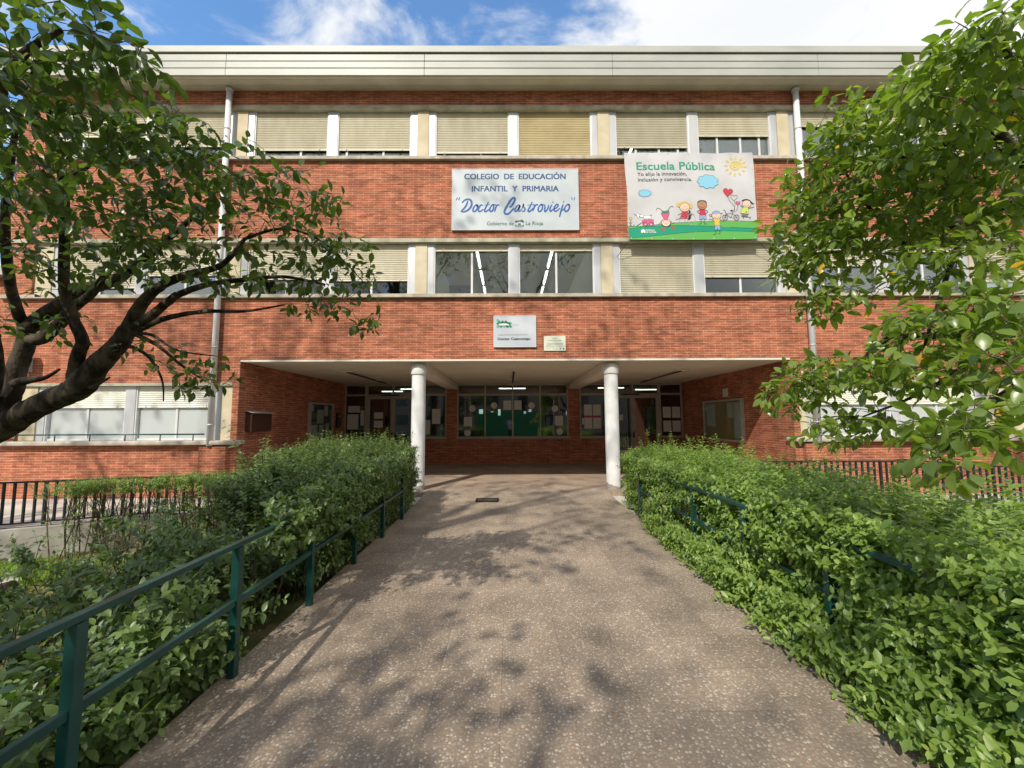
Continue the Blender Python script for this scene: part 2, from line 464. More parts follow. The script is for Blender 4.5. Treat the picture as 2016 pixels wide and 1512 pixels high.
M['shutter'] = shutter_material()
M['shutter_old'] = vary(mat('yellowed shutter', rough=.55), (.50, .42, .235), (.60, .51, .31), scale=2.0)[0]
M['shutter_white'] = vary(mat('white shutter', rough=.5), (.74, .74, .66), (.82, .81, .74), scale=2.0)[0]


def glass_material(name, tint=(.85, .9, .88), refl=1.0, body=None, body_fac=0.0):
    m = bpy.data.materials.new(name); m.use_nodes = True
    t = m.node_tree; t.nodes.clear()
    out = N(t, 'ShaderNodeOutputMaterial')
    tr = N(t, 'ShaderNodeBsdfTransparent'); tr.inputs[0].default_value = (*tint, 1)
    gl = N(t, 'ShaderNodeBsdfGlossy'); gl.inputs['Roughness'].default_value = .012; gl.inputs[0].default_value = (1, 1, 1, 1)
    lw = N(t, 'ShaderNodeFresnel'); lw.inputs['IOR'].default_value = 1.65
    mu = N(t, 'ShaderNodeMath', operation='MULTIPLY_ADD'); link(t, lw.outputs[0], mu.inputs[0]); mu.inputs[1].default_value = .85 * refl; mu.inputs[2].default_value = .005
    cl = N(t, 'ShaderNodeMath', operation='MINIMUM'); link(t, mu.outputs[0], cl.inputs[0]); cl.inputs[1].default_value = 1
    # old panes are never quite flat
    tcn = N(t, 'ShaderNodeTexCoord'); n = N(t, 'ShaderNodeTexNoise'); n.inputs['Scale'].default_value = 1.6; link(t, tcn.outputs['Object'], n.inputs['Vector'])
    bp = N(t, 'ShaderNodeBump'); bp.inputs['Strength'].default_value = .04; bp.inputs['Distance'].default_value = .05
    link(t, n.outputs['Fac'], bp.inputs['Height']); link(t, bp.outputs[0], gl.inputs['Normal'])
    ms = N(t, 'ShaderNodeMixShader'); link(t, cl.outputs[0], ms.inputs[0])
    if body:
        df = N(t, 'ShaderNodeBsdfDiffuse'); df.inputs[0].default_value = (*body, 1)
        mb = N(t, 'ShaderNodeMixShader'); mb.inputs[0].default_value = body_fac
        link(t, tr.outputs[0], mb.inputs[1]); link(t, df.outputs[0], mb.inputs[2]); link(t, mb.outputs[0], ms.inputs[1])
    else:
        link(t, tr.outputs[0], ms.inputs[1])
    link(t, gl.outputs[0], ms.inputs[2])
    link(t, ms.outputs[0], out.inputs[0])
    return m


M['glass'] = glass_material('window glass')
M['glass_board'] = glass_material('board glass', refl=.25)
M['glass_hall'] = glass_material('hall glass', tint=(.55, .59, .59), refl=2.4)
M['glass_frost'] = glass_material('whitened glass', body=(.62, .66, .65), body_fac=.72)


def emis(name, c, s):
    m = bpy.data.materials.new(name); m.use_nodes = True
    b = bsdf(m); b.inputs['Base Color'].default_value = (.8, .8, .8, 1)
    b.inputs['Emission Color'].default_value = (*c, 1); b.inputs['Emission Strength'].default_value = s
    return m


M['tube_light'] = emis('fluorescent tube', (1, .97, .85), 6.0)


def column_material():
    m = mat('white column paint', rough=.6)
    t = m.node_tree
    _, x = vary(m, (.60, .61, .60), (.76, .77, .76), scale=3.5, lo=.3, hi=.7, bump=.12, bscale=70)
    tcn = N(t, 'ShaderNodeTexCoord'); sp = N(t, 'ShaderNodeSeparateXYZ'); link(t, tcn.outputs['Object'], sp.inputs[0])
    n = N(t, 'ShaderNodeTexNoise'); n.inputs['Scale'].default_value = 5; n.inputs['Detail'].default_value = 3; link(t, tcn.outputs['Object'], n.inputs['Vector'])
    a = N(t, 'ShaderNodeMath', operation='MULTIPLY_ADD'); a.inputs[1].default_value = .55; link(t, n.outputs['Fac'], a.inputs[0]); link(t, sp.outputs[2], a.inputs[2])
    g = N(t, 'ShaderNodeMath', operation='LESS_THAN'); g.inputs[1].default_value = .46; link(t, a.outputs[0], g.inputs[0])
    y = N(t, 'ShaderNodeMix', data_type='RGBA'); y.inputs[7].default_value = (.33, .30, .26, 1)
    link(t, g.outputs[0], y.inputs[0]); link(t, x.outputs[2], y.inputs[6]); link(t, y.outputs[2], bsdf(m).inputs['Base Color'])
    # hairline scuffs
    return m


M['column'] = column_material()

# ------------------------------------------------------------------ the ground
PZ = .05                                        # porch floor level
XC = .125                                       # axis of the facade
Y0 = 9.7                                        # brick plane
YB = 15.9                                       # back of the porch
XL, XR = -6.33, 6.66                            # porch side walls


def ground_height(x, y):
    d = max(0, -1.95 - x) if x < 0 else max(0, x - 2.25)
    return -.10 - .45 * min(1, d / 2.6) ** .8


g = MB()
xs = list(np.linspace(-60, -8, 8)) + list(np.linspace(-7.5, -1.95, 16)) + list(np.linspace(2.25, 7.5, 14)) + list(np.linspace(8, 60, 8))
ys = list(np.linspace(-60, -3, 6)) + list(np.linspace(-2, 9.0, 24)) + list(np.linspace(12, 80, 6))
vs = [(x, y, ground_height(x, y) + (.03 * sin(3.1 * x + y) * cos(2.3 * y) if 2.4 < abs(x) < 9 and -3 < y < 9 else 0)) for y in ys for x in xs]
nx = len(xs)
g.add(vs, [(j * nx + i, j * nx + i + 1, (j + 1) * nx + i + 1, (j + 1) * nx + i) for j in range(len(ys) - 1) for i in range(nx - 1)], 0, True)
lm = mat('lawn soil', rough=.95, spec=.1)
t = lm.node_tree
_, lx = vary(lm, (.085, .10, .022), (.24, .19, .11), scale=1.4, lo=.42, hi=.62, bump=.6, bscale=30, detail=10)
lawn = g.build('lawn', lm); tag(lawn, kind='structure')

p = MB()
PXL, PXR = -1.93, 2.24
prof = [(-14, 0), (8.75, 0), (9.62, PZ)]
vs = []
for y, z in prof:
    vs += [(PXL, y, z), (PXR, y, z), (PXL, y, z - .7), (PXR, y, z - .7)]
fs = []
for k in range(2):
    o = k * 4
    fs += [(o, o + 1, o + 5, o + 4), (o + 2, o, o + 4, o + 6), (o + 1, o + 3, o + 7, o + 5)]
p.add(vs, fs)
tag(p.build('path', M['paving']), kind='structure')
p = MB()
p.box(XL, XR, 9.62, YB + .1, PZ - .6, PZ)
tag(p.build('porch_floor', M['porch']), kind='structure')

sw = MB()
FL = [(-13.5, 4.7), (-8.75, 6.9), (-5.4, 8.5), (-1.95, 8.75)]            # outer edge of the pavement under the wall, left
vs = [(x, y, -.05) for x, y in FL] + [(x, 10.2, -.05) for x, y in FL]
sw.add(vs, [(0, 1, 5, 4), (1, 2, 6, 5), (2, 3, 7, 6)])
FR = [(2.26, 8.3), (4.6, 8.3), (8.3, 8.3), (14.5, 8.0)]
vs = [(x, y, -.05) for x, y in FR] + [(x, 10.2, -.05) for x, y in FR]
sw.add(vs, [(0, 1, 5, 4), (1, 2, 6, 5), (2, 3, 7, 6)])
tag(sw.build('pavement', M['sidewalk']), kind='structure')


def retaining(pts, name, label):
    b = MB()
    vs = []
    for x, y in pts:
        vs += [(x, y - .16, -1.2), (x, y - .16, -.06), (x, y - .02, -.06), (x, y - .02, -1.2)]
    fs = []
    for k in range(len(pts) - 1):
        o = k * 4
        for q in range(3):
            fs.append((o + q, o + q + 4, o + q + 5, o + q + 1))
    b.add(vs, fs)
    o = b.build(name, M['concrete']); tag(o, label, 'retaining wall')


retaining(FL, 'retaining_wall', 'low stained concrete wall under the black fence on the lawn side')
retaining(FR, 'retaining_wall', 'low concrete wall behind the bright clipped hedge under the railings')

# ------------------------------------------------------------------ the school building
B = empty('school_building', (XC, Y0, 0))
tag(B, 'three storey red brick school with cream roller shutters and a columned porch', 'building')
XW0, XW1 = -12.05, 14.6                          # ends of the building
XWG0 = -11.75


def wall(name, x0, x1, y0, y1, z0, z1, m='brick', label=None):
    o = MB().box(x0, x1, y0, y1, z0, z1).build(name, M[m], B)
    if label: o['label'] = label
    return o


T = .24
wall('wall', XW0, XW1, Y0, Y0 + T, 9.50, 9.93)
wall('wall', XW0, XW1, Y0, Y0 + T, 6.08, 8.05)
wall('wall', XL, XR, Y0, Y0 + T, 3.13, 4.60)
wall('wall', XW0, XL, Y0, Y0 + T, 2.60, 4.60)
wall('wall', XR, XW1, Y0, Y0 + T, 2.60, 4.60)
wall('wall', XWG0, XL, Y0, Y0 + T, -.8, 1.15)
wall('wall', XR, XW1, Y0, Y0 + T, -.8, 1.15)
wall('wall', XL - .15, XL, Y0, Y0 + T, 1.15, 2.60)
wall('wall', XR, XR + .15, Y0, Y0 + T, 1.15, 2.60)
# wall ends beside the window bands
for z0, z1 in ((8.05, 9.5), (4.6, 6.08)):
    wall('wall', XW0, -11.38, Y0, Y0 + T, z0, z1)
wall('wall', XWG0, -11.42, Y0, Y0 + T, 1.15, 2.6)
# piers under the downpipes
wall('brick_pier', -7.12, -6.5, Y0 - .1, Y0 - .002, -.8, 1.12)
wall('brick_pier', 6.83, 7.45, Y0 - .1, Y0 - .002, -.8, 1.12)
# porch side walls and back wall
wall('wall', XL - T, XL, Y0 + T, YB + .2, -.6, 3.09)
wall('wall', XR, XR + T, Y0 + T, YB + .2, -.6, 3.09)
# building sides, wing
wall('wall', XW0, XW0 + T, Y0 + T, 20, -.8, 9.93)
wall('wing_wall', -26, XW0, 13.0, 13.3, -.8, 6.3)
wall('wing_roof', -26.2, XW0, 12.7, 20, 6.3, 6.6, 'fascia')

LA = dict(win=(-3.47, -2.42), door=(-5.5, -3.47), panel=(XL, -5.5))
RA = dict(win=(2.69, 3.72), door=(3.72, 5.78), panel=(5.78, XR))
CW = (-2.02, 2.26)
zs = 1.0
wall('wall', -2.42, CW[0], YB, YB + .2, PZ - .3, 2.88)           # piers beside the middle window
wall('wall', CW[1], RA['win'][0], YB, YB + .2, PZ - .3, 2.88)
for xa, xb in (CW, (LA['win'][0], -2.42), RA['win'], LA['panel'], RA['panel']):
    wall('wall', xa, xb, YB, YB + .2, PZ - .3, zs - .032)
bb = MB()
bb.box(XL, XR, Y0 + .001, Y0 + T, 3.085, 3.128)
bb.box(XL, XR, Y0 + T, YB + .25, 3.09, 3.3)
bb.build('porch_ceiling', M['soffit'], B)
COLX = (-2.2, 2.47)
for cx in COLX:
    MB().box(cx - .2, cx + .2, Y0 + .3, YB, 2.86, 3.088).build('ceiling_beam', M['soffit'], B, bevel=.01)
    c = MB().lathe([(.165, PZ - .05), (.166, 1.4), (.165, 2.815)], (cx, 10.02, 0), 40).build('column', M['column'], B)
    MB().lathe([(.15, 2.79), (.184, 2.792), (.188, 2.80), (.188, 2.93), (.180, 2.985), (.150, 3.04), (.1, 3.075), (.0, 3.084)], (cx, 10.02, 0), 40).build('capital', M['column'], c)

# roof and eave
YF = 9.2
b = MB()
b.box(XW0 - .3, XW1, YF + .03, 20, 10.40, 10.56)
b.box(XW0 - .3, XW1, YF - .03, YF + .03, 10.455, 10.61)                 # cap
roof = b.build('roof', M['fascia'], B)
f = MB()
seams = [XW0 - .3, -6.72, -2.0, 2.5, 7.45, XW1]
for a, c in zip(seams[:-1], seams[1:]):
    for z0, z1, dy in ((9.88, 10.05, 0), (10.075, 10.232, .004), (10.257, 10.428, .008)):
        f.box(a + .004, c - .004, YF + dy, YF + .028, z0, z1)
f.build('fascia', M['fascia'], roof, bevel=.004)
MB().box(XW0 - .28, XW1, YF + .03, YF + .05, 9.89, 10.45).build('fascia_backing', M['groove'], roof)
s = MB()
for y0, y1 in ((YF + .03, YF + .16), (YF + .168, YF + .34), (YF + .348, Y0)):
    s.box(XW0 - .28, XW1, y0 + (.02 if y0 < 9.25 else 0), y1, 9.905, 9.93)
s.box(XW0 - .28, XW1, YF + .05, 20, 9.931, 9.96, 1)
s.build('eave_soffit', [M['eave'], M['groove']], roof)

# sills and lintels
for z in (8.05, 4.60):
    joints = [XW0, -8.1, -3.6, .42, 4.9, 9.2, XW1]
    sl = MB()
    for a, c in zip(joints[:-1], joints[1:]):
        sl.box(a + .003, c - .003, Y0 - .09, Y0 + T, z + .005, z + .09)
    sl.build('window_sill', M['sill'], B, bevel=.006)
for z in (9.40, 5.98):
    MB().box(XW0, XW1, Y0 - .03, Y0 + T, z, z + .098).build('lintel', M['lintel'], B, bevel=.005)
for x0, x1 in ((XWG0 - .12, XL + .06), (XR - .06, XW1)):
    MB().box(x0, x1, Y0 - .16, Y0 + T, 1.152, 1.255).build('window_sill', M['sill'], B, bevel=.03)
    MB().box(x0 + .12 if x1 < 0 else x0 + .212, x1 - .212 if x1 < 0 else x1, Y0 - .015, Y0 + T, 2.525, 2.598).build('lintel', M['lintel'], B, bevel=.005)

# windows -----------------------------------------------------------
SW_, HM, FW = 1.83, .115, .16                    # shutter width, half mullion, side frame


def window(x0, x1, z0, z1, open_z, sh='shutter', glass='glass', mull=(.5,), frost=False):
    """aluminium frame, sliding panes and a roller shutter let down to open_z"""
    yf = Y0 + .10
    fr = MB()
    fr.box(x0, x0 + .028, yf - .02, yf + .10, z0, z1)
    fr.box(x1 - .028, x1, yf - .02, yf + .10, z0, z1)
    fr.box(x0 + .028, x1 - .028, yf + .02, yf + .10, z0, z0 + .045)
    fr.box(x0 + .028, x1 - .028, yf + .03, yf + .10, z1 - .05, z1)
    w = x1 - x0
    for k in mull:
        xm = x0 + w * k
        fr.box(xm - .024, xm + .024, yf + .035, yf + .085, z0 + .045, z1 - .05)
    win = fr.build('window', M['white_paint'], B)
    MB().box(x0 + .028, x1 - .028, yf + .06, yf + .068, z0 + .045, z1 - .05).build('pane', M[glass], win)
    # shutter: rounded slats
    pitch = .046
    n = max(1, int((z1 - open_z) / pitch))
    vs = []; fs = []
    zt = z1
    prof = []
    for i in range(n):
        zz0 = zt - i * pitch
        prof += [(yf + .022, zz0 - .004), (yf + .006, zz0 - .012), (yf + .001, zz0 - .024), (yf + .007, zz0 - .038)]
    prof.append((yf + .022, open_z + .028))
    for (y, z) in prof:
        vs += [(x0 + .03, y, z), (x1 - .03, y, z)]
    fs = [(2 * i, 2 * i + 2, 2 * i + 3, 2 * i + 1) for i in range(len(prof) - 1)]
    shm = MB().add(vs, fs, 0, False)
    if open_z > z0 + .02 or True:
        shm.box(x0 + .03, x1 - .03, yf + .0, yf + .022, open_z, open_z + .03)
        for xx in (x0 + .22, x1 - .22):
            shm.box(xx - .006, xx + .006, yf - .02, yf - .001, open_z + .012, open_z + .06)
    shm.build('shutter', M[sh], win)
    return win


Z_TOP, Z_MID, Z_GR = (8.145, 9.40), (4.695, 5.98), (1.257, 2.525)


def zpx(py, x=XC):
    return None


OPEN_TOP = {-9: (8.75, 8.5), -4.5: (8.40, 8.40), 0: (8.32, 8.15), 4.5: (8.46, 8.76), 9: (9.02, 8.8), 13.5: (8.5, 8.5)}
OPEN_MID = {-9: (4.9, 5.2), -4.5: (5.1, 5.06), 0: (5.80, 5.80), 4.5: (4.70, 5.13), 9: (5.4, 5.75), 13.5: (5.5, 5.3)}
piers = []
for (zr, opens) in ((Z_TOP, OPEN_TOP), (Z_MID, OPEN_MID)):
    for gc in (-9, -4.5, 0, 4.5, 9, 13.5):
        if gc == 13.5:
            continue
        cx = XC + gc
        o1, o2 = opens[gc]
        wm1 = (.28, .6, .86) if (zr is Z_TOP and gc == 4.5) else ((.12, .62) if zr is Z_TOP else (.5,))
        window(cx - HM - SW_, cx - HM, zr[0], zr[1], o1, mull=wm1)
        window(cx + HM, cx + HM + SW_, zr[0], zr[1], o2, sh='shutter_old' if (zr is Z_TOP and gc == 0) else 'shutter', mull=wm1)
        for xa, xb in ((cx - HM, cx + HM), (cx - HM - SW_ - FW, cx - HM - SW_), (cx + HM + SW_, cx + HM + SW_ + FW)):
            MB().box(xa, xb, Y0 + .065, Y0 + T - .01, zr[0], zr[1]).build('mullion', M['alu'], B, bevel=.006)
    for k in (-11.25, -6.75, -2.25, 2.25, 6.75, 11.25):
        x0 = XC + k - (2.25 - HM - SW_ - FW); x1 = XC + k + (2.25 - HM - SW_ - FW)
        if k == -11.25: x0 = -11.378
        MB().box(x0 + .002, x1 - .002, Y0 + .045, Y0 + T - .012, zr[0], zr[1]).build('plaster_pier', M['cream'], B)
    # far right stretch, closed by a blank shutter bay
    window(XC + 11.25 + .15, XW1, zr[0], zr[1], zr[0] + .3)
# ground floor, both sides of the porch
for sx in (-1, 1):
    gcx = XC + sx * 9.02
    xa, xb = (XL - .15, XWG0 + .33) if sx < 0 else (XR + .15, 13.2)
    for k in (-1, 1):
        a, c = gcx + k * HM, gcx + k * (HM + 1.86)
        window(min(a, c), max(a, c), Z_GR[0], Z_GR[1], 2.02, sh='shutter_white', glass='glass_frost')
    for xp, xq in ((gcx - HM, gcx + HM), (gcx - HM - 2.04, gcx - HM - 1.86), (gcx + HM + 1.86, gcx + HM + 2.04)):
        MB().box(xp, xq, Y0 + .065, Y0 + T - .01, Z_GR[0], Z_GR[1]).build('mullion', M['alu'], B, bevel=.006)
    x0, x1 = sorted((xa, gcx - sx * (HM + 2.04)))
    MB().box(x0, x1, Y0 + .04, Y0 + T - .012, Z_GR[0], Z_GR[1]).build('plaster_pier', M['cream'], B)
    x0, x1 = sorted((xb, gcx + sx * (HM + 2.04)))
    MB().box(x0, x1, Y0 + .04, Y0 + T - .012, Z_GR[0], Z_GR[1]).build('plaster_pier', M['cream'], B)
window(13.25, XW1, Z_GR[0], Z_GR[1], 2.02, sh='shutter_white', glass='glass_frost')

# downpipes
for x in (XC - 7.0, XC + 7.02):
    d = MB().tube([(x, Y0 - .10, 1.13), (x, Y0 - .10, 9.86)], .066, 16)
    d.lathe([(.066, 0), (.085, .005), (.085, .06), (.066, .065)], (x, Y0 - .10, 9.80), 16)
    o = d.build('downpipe', M['white_paint'], B)
    k = MB()
    for z in (1.6, 3.4, 5.2, 7.0, 8.8):
        k.lathe([(.066, 0), (.073, .002), (.073, .028), (.066, .03)], (x, Y0 - .10, z), 16)
        k.box(x - .012, x + .012, Y0 - .04, Y0 + .03, z + .004, z + .024)
    k.build('pipe_clip', M['alu'], o)

# entrance glazing ---------------------------------------------------
FB = M['alu_dark']


def glazing(name, x0, x1, z0, z1, xm, zt, sill=True):
    y = YB + .03
    f = MB()
    w = .055
    f.box(x0, x0 + w, y, y + .08, z0, z1); f.box(x1 - w, x1, y, y + .08, z0, z1)
    f.box(x0 + w, x1 - w, y, y + .08, z1 - .07, z1); f.box(x0 + w, x1 - w, y, y + .08, z0, z0 + .06)
    for xx in xm:
        f.box(xx - w / 2, xx + w / 2, y + .003, y + .077, z0 + .06, z1 - .07)
    for zt_ in zt:
        xa = [x0 + w] + [q + w / 2 for q in xm]; xb = [q - w / 2 for q in xm] + [x1 - w]
        for a, c in zip(xa, xb):
            f.box(a, c, y + .005, y + .075, zt_ - .035, zt_ + .035)
    if sill:
        f.box(x0 - .03, x1 + .03, y - .07, y + .09, z0 - .03, z0 - .002)
    o = f.build(name, FB, B)
    MB().box(x0 + .03, x1 - .03, y + .035, y + .043, z0 + .03, z1 - .04).build('pane', M['glass_hall'], o)
    return o


glazing('entrance_window', CW[0], CW[1], zs, 3.087, [-.94, .12, 1.18], [2.66])
glazing('entrance_window', LA['win'][0], LA['win'][1] + .0, zs, 3.087, [], [2.66])
glazing('entrance_window', RA['win'][0], RA['win'][1], zs, 3.087, [], [2.66])
glazing('entrance_window', LA['panel'][0], LA['panel'][1], zs, 3.087, [], [2.66])
glazing('entrance_window', RA['panel'][0], RA['panel'][1], zs, 3.087, [], [2.66])
for A in (LA, RA):
    x0, x1 = A['door']
    xm = (x0 + x1) / 2
    glazing('transom_window', x0, x1, 2.625, 3.087, [xm], [], sill=False)
    y = YB + .03
    fr = MB()
    fr.box(x0, x0 + .06, y, y + .08, PZ, 2.62); fr.box(x1 - .06, x1, y, y + .08, PZ, 2.62)
    fr.build('door_frame', FB, B)
    for k, (a, c) in enumerate(((x0 + .062, xm - .003), (xm + .003, x1 - .062))):
        d = MB()
        d.box(a, a + .075, y + .01, y + .06, PZ + .02, 2.615); d.box(c - .075, c, y + .01, y + .06, PZ + .02, 2.615)
        d.box(a + .075, c - .075, y + .01, y + .06, 2.51, 2.615); d.box(a + .075, c - .075, y + .01, y + .06, PZ + .02, PZ + .12)
        do = d.build('door', FB, B)
        MB().box(a + .07, c - .07, y + .03, y + .038, PZ + .1, 2.53).build('pane', M['glass_hall'], do)
        hx = c - .16 if k == 0 else c - .04
        if k == 0:
            MB().tube([(hx, y - .03, PZ + .14), (hx, y - .03, 2.5)], .014, 8).build('handle', M['dark_metal'], do)
            MB().box(xm - .035, xm + .02, y - .02, y + .008, 1.0, 1.22).build('lock', M['dark_metal'], do)
        else:
            MB().box(hx - .03, hx + .03, y - .03, y + .008, 1.28, 1.36).box(hx - .03, hx + .03, y - .03, y + .008, 2.42, 2.5).build('hinge', M['alu'], do)
    MB().box(xm - .45, xm + .25, y - .05, y - .002, 2.628, 2.665).build('door_closer', M['dark_metal'], B)

# inside: hall and classrooms
h = MB()
HY = 25.0
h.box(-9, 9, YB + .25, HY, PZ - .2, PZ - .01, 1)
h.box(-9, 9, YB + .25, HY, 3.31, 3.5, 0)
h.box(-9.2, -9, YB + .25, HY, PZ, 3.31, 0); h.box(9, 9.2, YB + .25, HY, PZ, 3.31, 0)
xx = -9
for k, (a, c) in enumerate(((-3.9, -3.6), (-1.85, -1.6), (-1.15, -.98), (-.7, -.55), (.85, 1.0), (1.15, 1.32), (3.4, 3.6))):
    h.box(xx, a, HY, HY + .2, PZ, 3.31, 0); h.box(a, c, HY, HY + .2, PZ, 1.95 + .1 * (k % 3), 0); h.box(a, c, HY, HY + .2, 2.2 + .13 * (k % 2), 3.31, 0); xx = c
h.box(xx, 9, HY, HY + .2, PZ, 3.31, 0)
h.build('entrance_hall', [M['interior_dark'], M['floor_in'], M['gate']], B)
for (za, zb, nm) in ((3.62, 6.62, 0), (6.92, 9.9, 1)):
    r = MB()
    y1 = 16.6
    r.box(XW0 + T, XW1, Y0 + T, y1, za, za + .1, 1)
    r.box(XW0 + T, XW1, Y0 + T, y1, zb - .25, zb - .15, 0)
    r.box(XW0 + T, XW1, y1, y1 + .1, za + .1, zb - .25, 0)
    for k in (-6.75, -2.25, 2.1, 6.75, 11.25):
        r.box(XC + k - .06, XC + k + .06, Y0 + T + .02, y1, za + .1, zb - .25, 0)
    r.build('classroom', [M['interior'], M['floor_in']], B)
r = MB()
r.box(XWG0 + T, XL - T - .01, 13.4, 13.5, 0, 3.05, 0); r.box(XR + T + .01, XW1, 13.4, 13.5, 0, 3.05, 0)
r.box(XWG0 + T, XL - T - .01, Y0 + T, 13.4, 3.0, 3.05, 0); r.box(XR + T + .01, XW1, Y0 + T, 13.4, 3.0, 3.05, 0)
r.build('classroom', M['interior'], B)


def tube_lamp(a, b, label, group):
    a = Vector(a); b = Vector(b)
    e = empty('fluorescent_lamp', (a + b) / 2)
    d = (b - a).normalized()
    MB().bar(a + Vector((0, 0, .045)), b + Vector((0, 0, .045)), .09, .035).build('housing', M['white_paint'], e)
    MB().tube([a + d * .04, b - d * .04], .02, 8).build('tube', M['tube_light'], e)
    tag(e, label, 'lamp', group)


for x, side in ((-.85, 'left'), (1.15, 'right')):
    for k, y in enumerate((10.6, 12.1, 13.6)):
        tube_lamp((x, y, 6.15), (x, y + 1.3, 6.15), ('fluorescent tube %s in the %s row seen through the open middle windows' % (('nearest the glass', 'second from the glass', 'deepest')[k], side)), 'fluorescent tubes of the open classroom')
for x in (3.55, 5.2):
    tube_lamp((x, 10.7, 9.45), (x, 12.0, 9.45), 'fluorescent tube under the classroom ceiling %s the banner top' % ('above the left corner of' if x < 4 else 'above the right half of'), 'fluorescent tubes of the top classroom')
for a, c, yy, z, l in ((-.52, .76, 18.7, 3.1, 'lit tube in the hall behind the middle entrance window'),
                       (-6.3, -5.2, 20.3, 3.1, 'lit tube in the hall behind the left door, further back and whiter'),
                       (-5.1, -3.9, 19.2, 3.13, 'lit tube in the hall partly behind the left column'),
                       (3.95, 5.2, 18.6, 3.1, 'lit tube in the hall partly behind the right column'),
                       (6.0, 7.1, 19.8, 3.1, 'lit tube in the hall above the right double door')):
    tube_lamp((a, yy, z), (c, yy, z), l, 'fluorescent tubes of the entrance hall')
tv = empty('monitor', (-1.35, 11.6, 4.9))
MB().box(-1.72, -1.02, 11.6, 11.75, 4.95, 5.55).build('screen', M['black'], tv, bevel=.01)
MB().box(-1.45, -1.3, 11.68, 11.73, 3.72, 4.95).build('stand', M['dark_metal'], tv)
tag(tv, 'dark monitor inside the classroom at the left edge of the open middle window', 'monitor')

# ------------------------------------------------------------------ flat drawing on signs and banner
INK = {}


def ink(name, c, rough=.6):
    if name not in INK:
        INK[name] = mat('print ' + name, c, rough)
    return INK[name]


def text_mesh(body, size, bold=0.0, shear=0.0, align='LEFT', spacing=1.0):
    cu = bpy.data.curves.new('txt', 'FONT')
    cu.body = body; cu.size = size; cu.align_x = align; cu.shear = shear; cu.offset = bold; cu.space_character = spacing
    cu.resolution_u = 3
    o = bpy.data.objects.new('txt', cu)
    COL.objects.link(o)
    bpy.context.view_layer.update()
    dg = bpy.context.evaluated_depsgraph_get()
    me = bpy.data.meshes.new_from_object(o.evaluated_get(dg))
    vs = [tuple(v.co) for v in me.vertices]; fs = [tuple(p.vertices) for p in me.polygons]
    bpy.data.objects.remove(o); bpy.data.curves.remove(cu); bpy.data.meshes.remove(me)
    return vs, fs


class Sheet:
    """2-D drawing kept in sheet metres (u right, v up), laid on a surface given by f(u, v, lift)"""

    def __init__(s, f):
        s.f = f; s.mb = MB(); s.mats = []; s.lift = .0015

    def mi(s, m):
        if m not in s.mats: s.mats.append(m)
        return s.mats.index(m)

    def faces(s, vs, fs, m, lift=None):
        s.mb.add([s.f(u, v, lift or s.lift) for u, v in vs], fs, s.mi(m))
        s.lift += .00004

    def text(s, body, u, v, size, m, **kw):
        fit = kw.pop('width', None); b_ = kw.pop('bold', 0)
        vs, fs = text_mesh(body, size, **kw)
        if not vs: return
        if fit:
            x0 = min(a[0] for a in vs); x1 = max(a[0] for a in vs)
            k = fit / (x1 - x0)
            vs = [((a[0] - x0) * k, a[1]) for a in vs]
        for dx, dy in ([(0, 0)] if not b_ else [(-b_, -b_ * .6), (b_, b_ * .6), (-b_, b_ * .6), (b_, -b_ * .6)]):
            s.faces([(u + a[0] + dx, v + a[1] + dy) for a in vs], fs, m)

    def blob(s, pts, m):
        """star-shaped outline, filled from its middle in rings"""
        n = len(pts)
        cu = sum(p[0] for p in pts) / n; cv = sum(p[1] for p in pts) / n
        vs = [(cu, cv)]
        rings = (.35, .7, 1)
        for r in rings:
            vs += [(cu + (a - cu) * r, cv + (b_ - cv) * r) for a, b_ in pts]
        fs = [(0, 1 + i, 1 + (i + 1) % n) for i in range(n)]
        for k in range(2):
            o = 1 + k * n
            fs += [(o + i, o + n + i, o + n + (i + 1) % n, o + (i + 1) % n) for i in range(n)]
        s.faces(vs, fs, m)

    def ell(s, u, v, ru, rv, m, n=20, a0=0):
        s.blob([(u + ru * cos(2 * pi * k / n) * cos(a0) - rv * sin(2 * pi * k / n) * sin(a0), v + ru * cos(2 * pi * k / n) * sin(a0) + rv * sin(2 * pi * k / n) * cos(a0)) for k in range(n)], m)

    def stroke(s, pts, w, m, closed=False, smooth=True, taper=False):
        P = [Vector((a, b_)) for a, b_ in pts]
        if closed: P.append(P[0])
        if smooth and len(P) > 2:
            Q = []
            for i in range(len(P) - 1):
                p0 = P[i - 1] if i > 0 else (P[-2] if closed else P[0]); p1 = P[i]; p2 = P[i + 1]
                p3 = P[i + 2] if i + 2 < len(P) else (P[1] if closed else P[-1])
                for k in range(4):
                    t_ = k / 4
                    Q.append(.5 * ((2 * p1) + (-p0 + p2) * t_ + (2 * p0 - 5 * p1 + 4 * p2 - p3) * t_ ** 2 + (-p0 + 3 * p1 - 3 * p2 + p3) * t_ ** 3))
            Q.append(P[-1]); P = Q
        vs = []
        for i, p_ in enumerate(P):
            d = P[min(i + 1, len(P) - 1)] - P[max(i - 1, 0)]
            d = d.normalized() if d.length > 1e-7 else Vector((1, 0))
            n_ = Vector((-d.y, d.x))
            ww = w * (1 - .45 * abs(2 * i / (len(P) - 1) - 1) ** 3) if taper else w
            vs += [tuple(p_ + n_ * ww / 2), tuple(p_ - n_ * ww / 2)]
        s.faces(vs, [(2 * i, 2 * i + 1, 2 * i + 3, 2 * i + 2) for i in range(len(P) - 1)], m)
        if not closed and not taper:
            pass

    def build(s, name, parent):
        return s.mb.build(name, s.mats, parent)


def panel_material(name, a, c):
    return vary(mat(name, rough=.35, spec=.5), a, c, scale=2.2, lo=.3, hi=.75)[0]


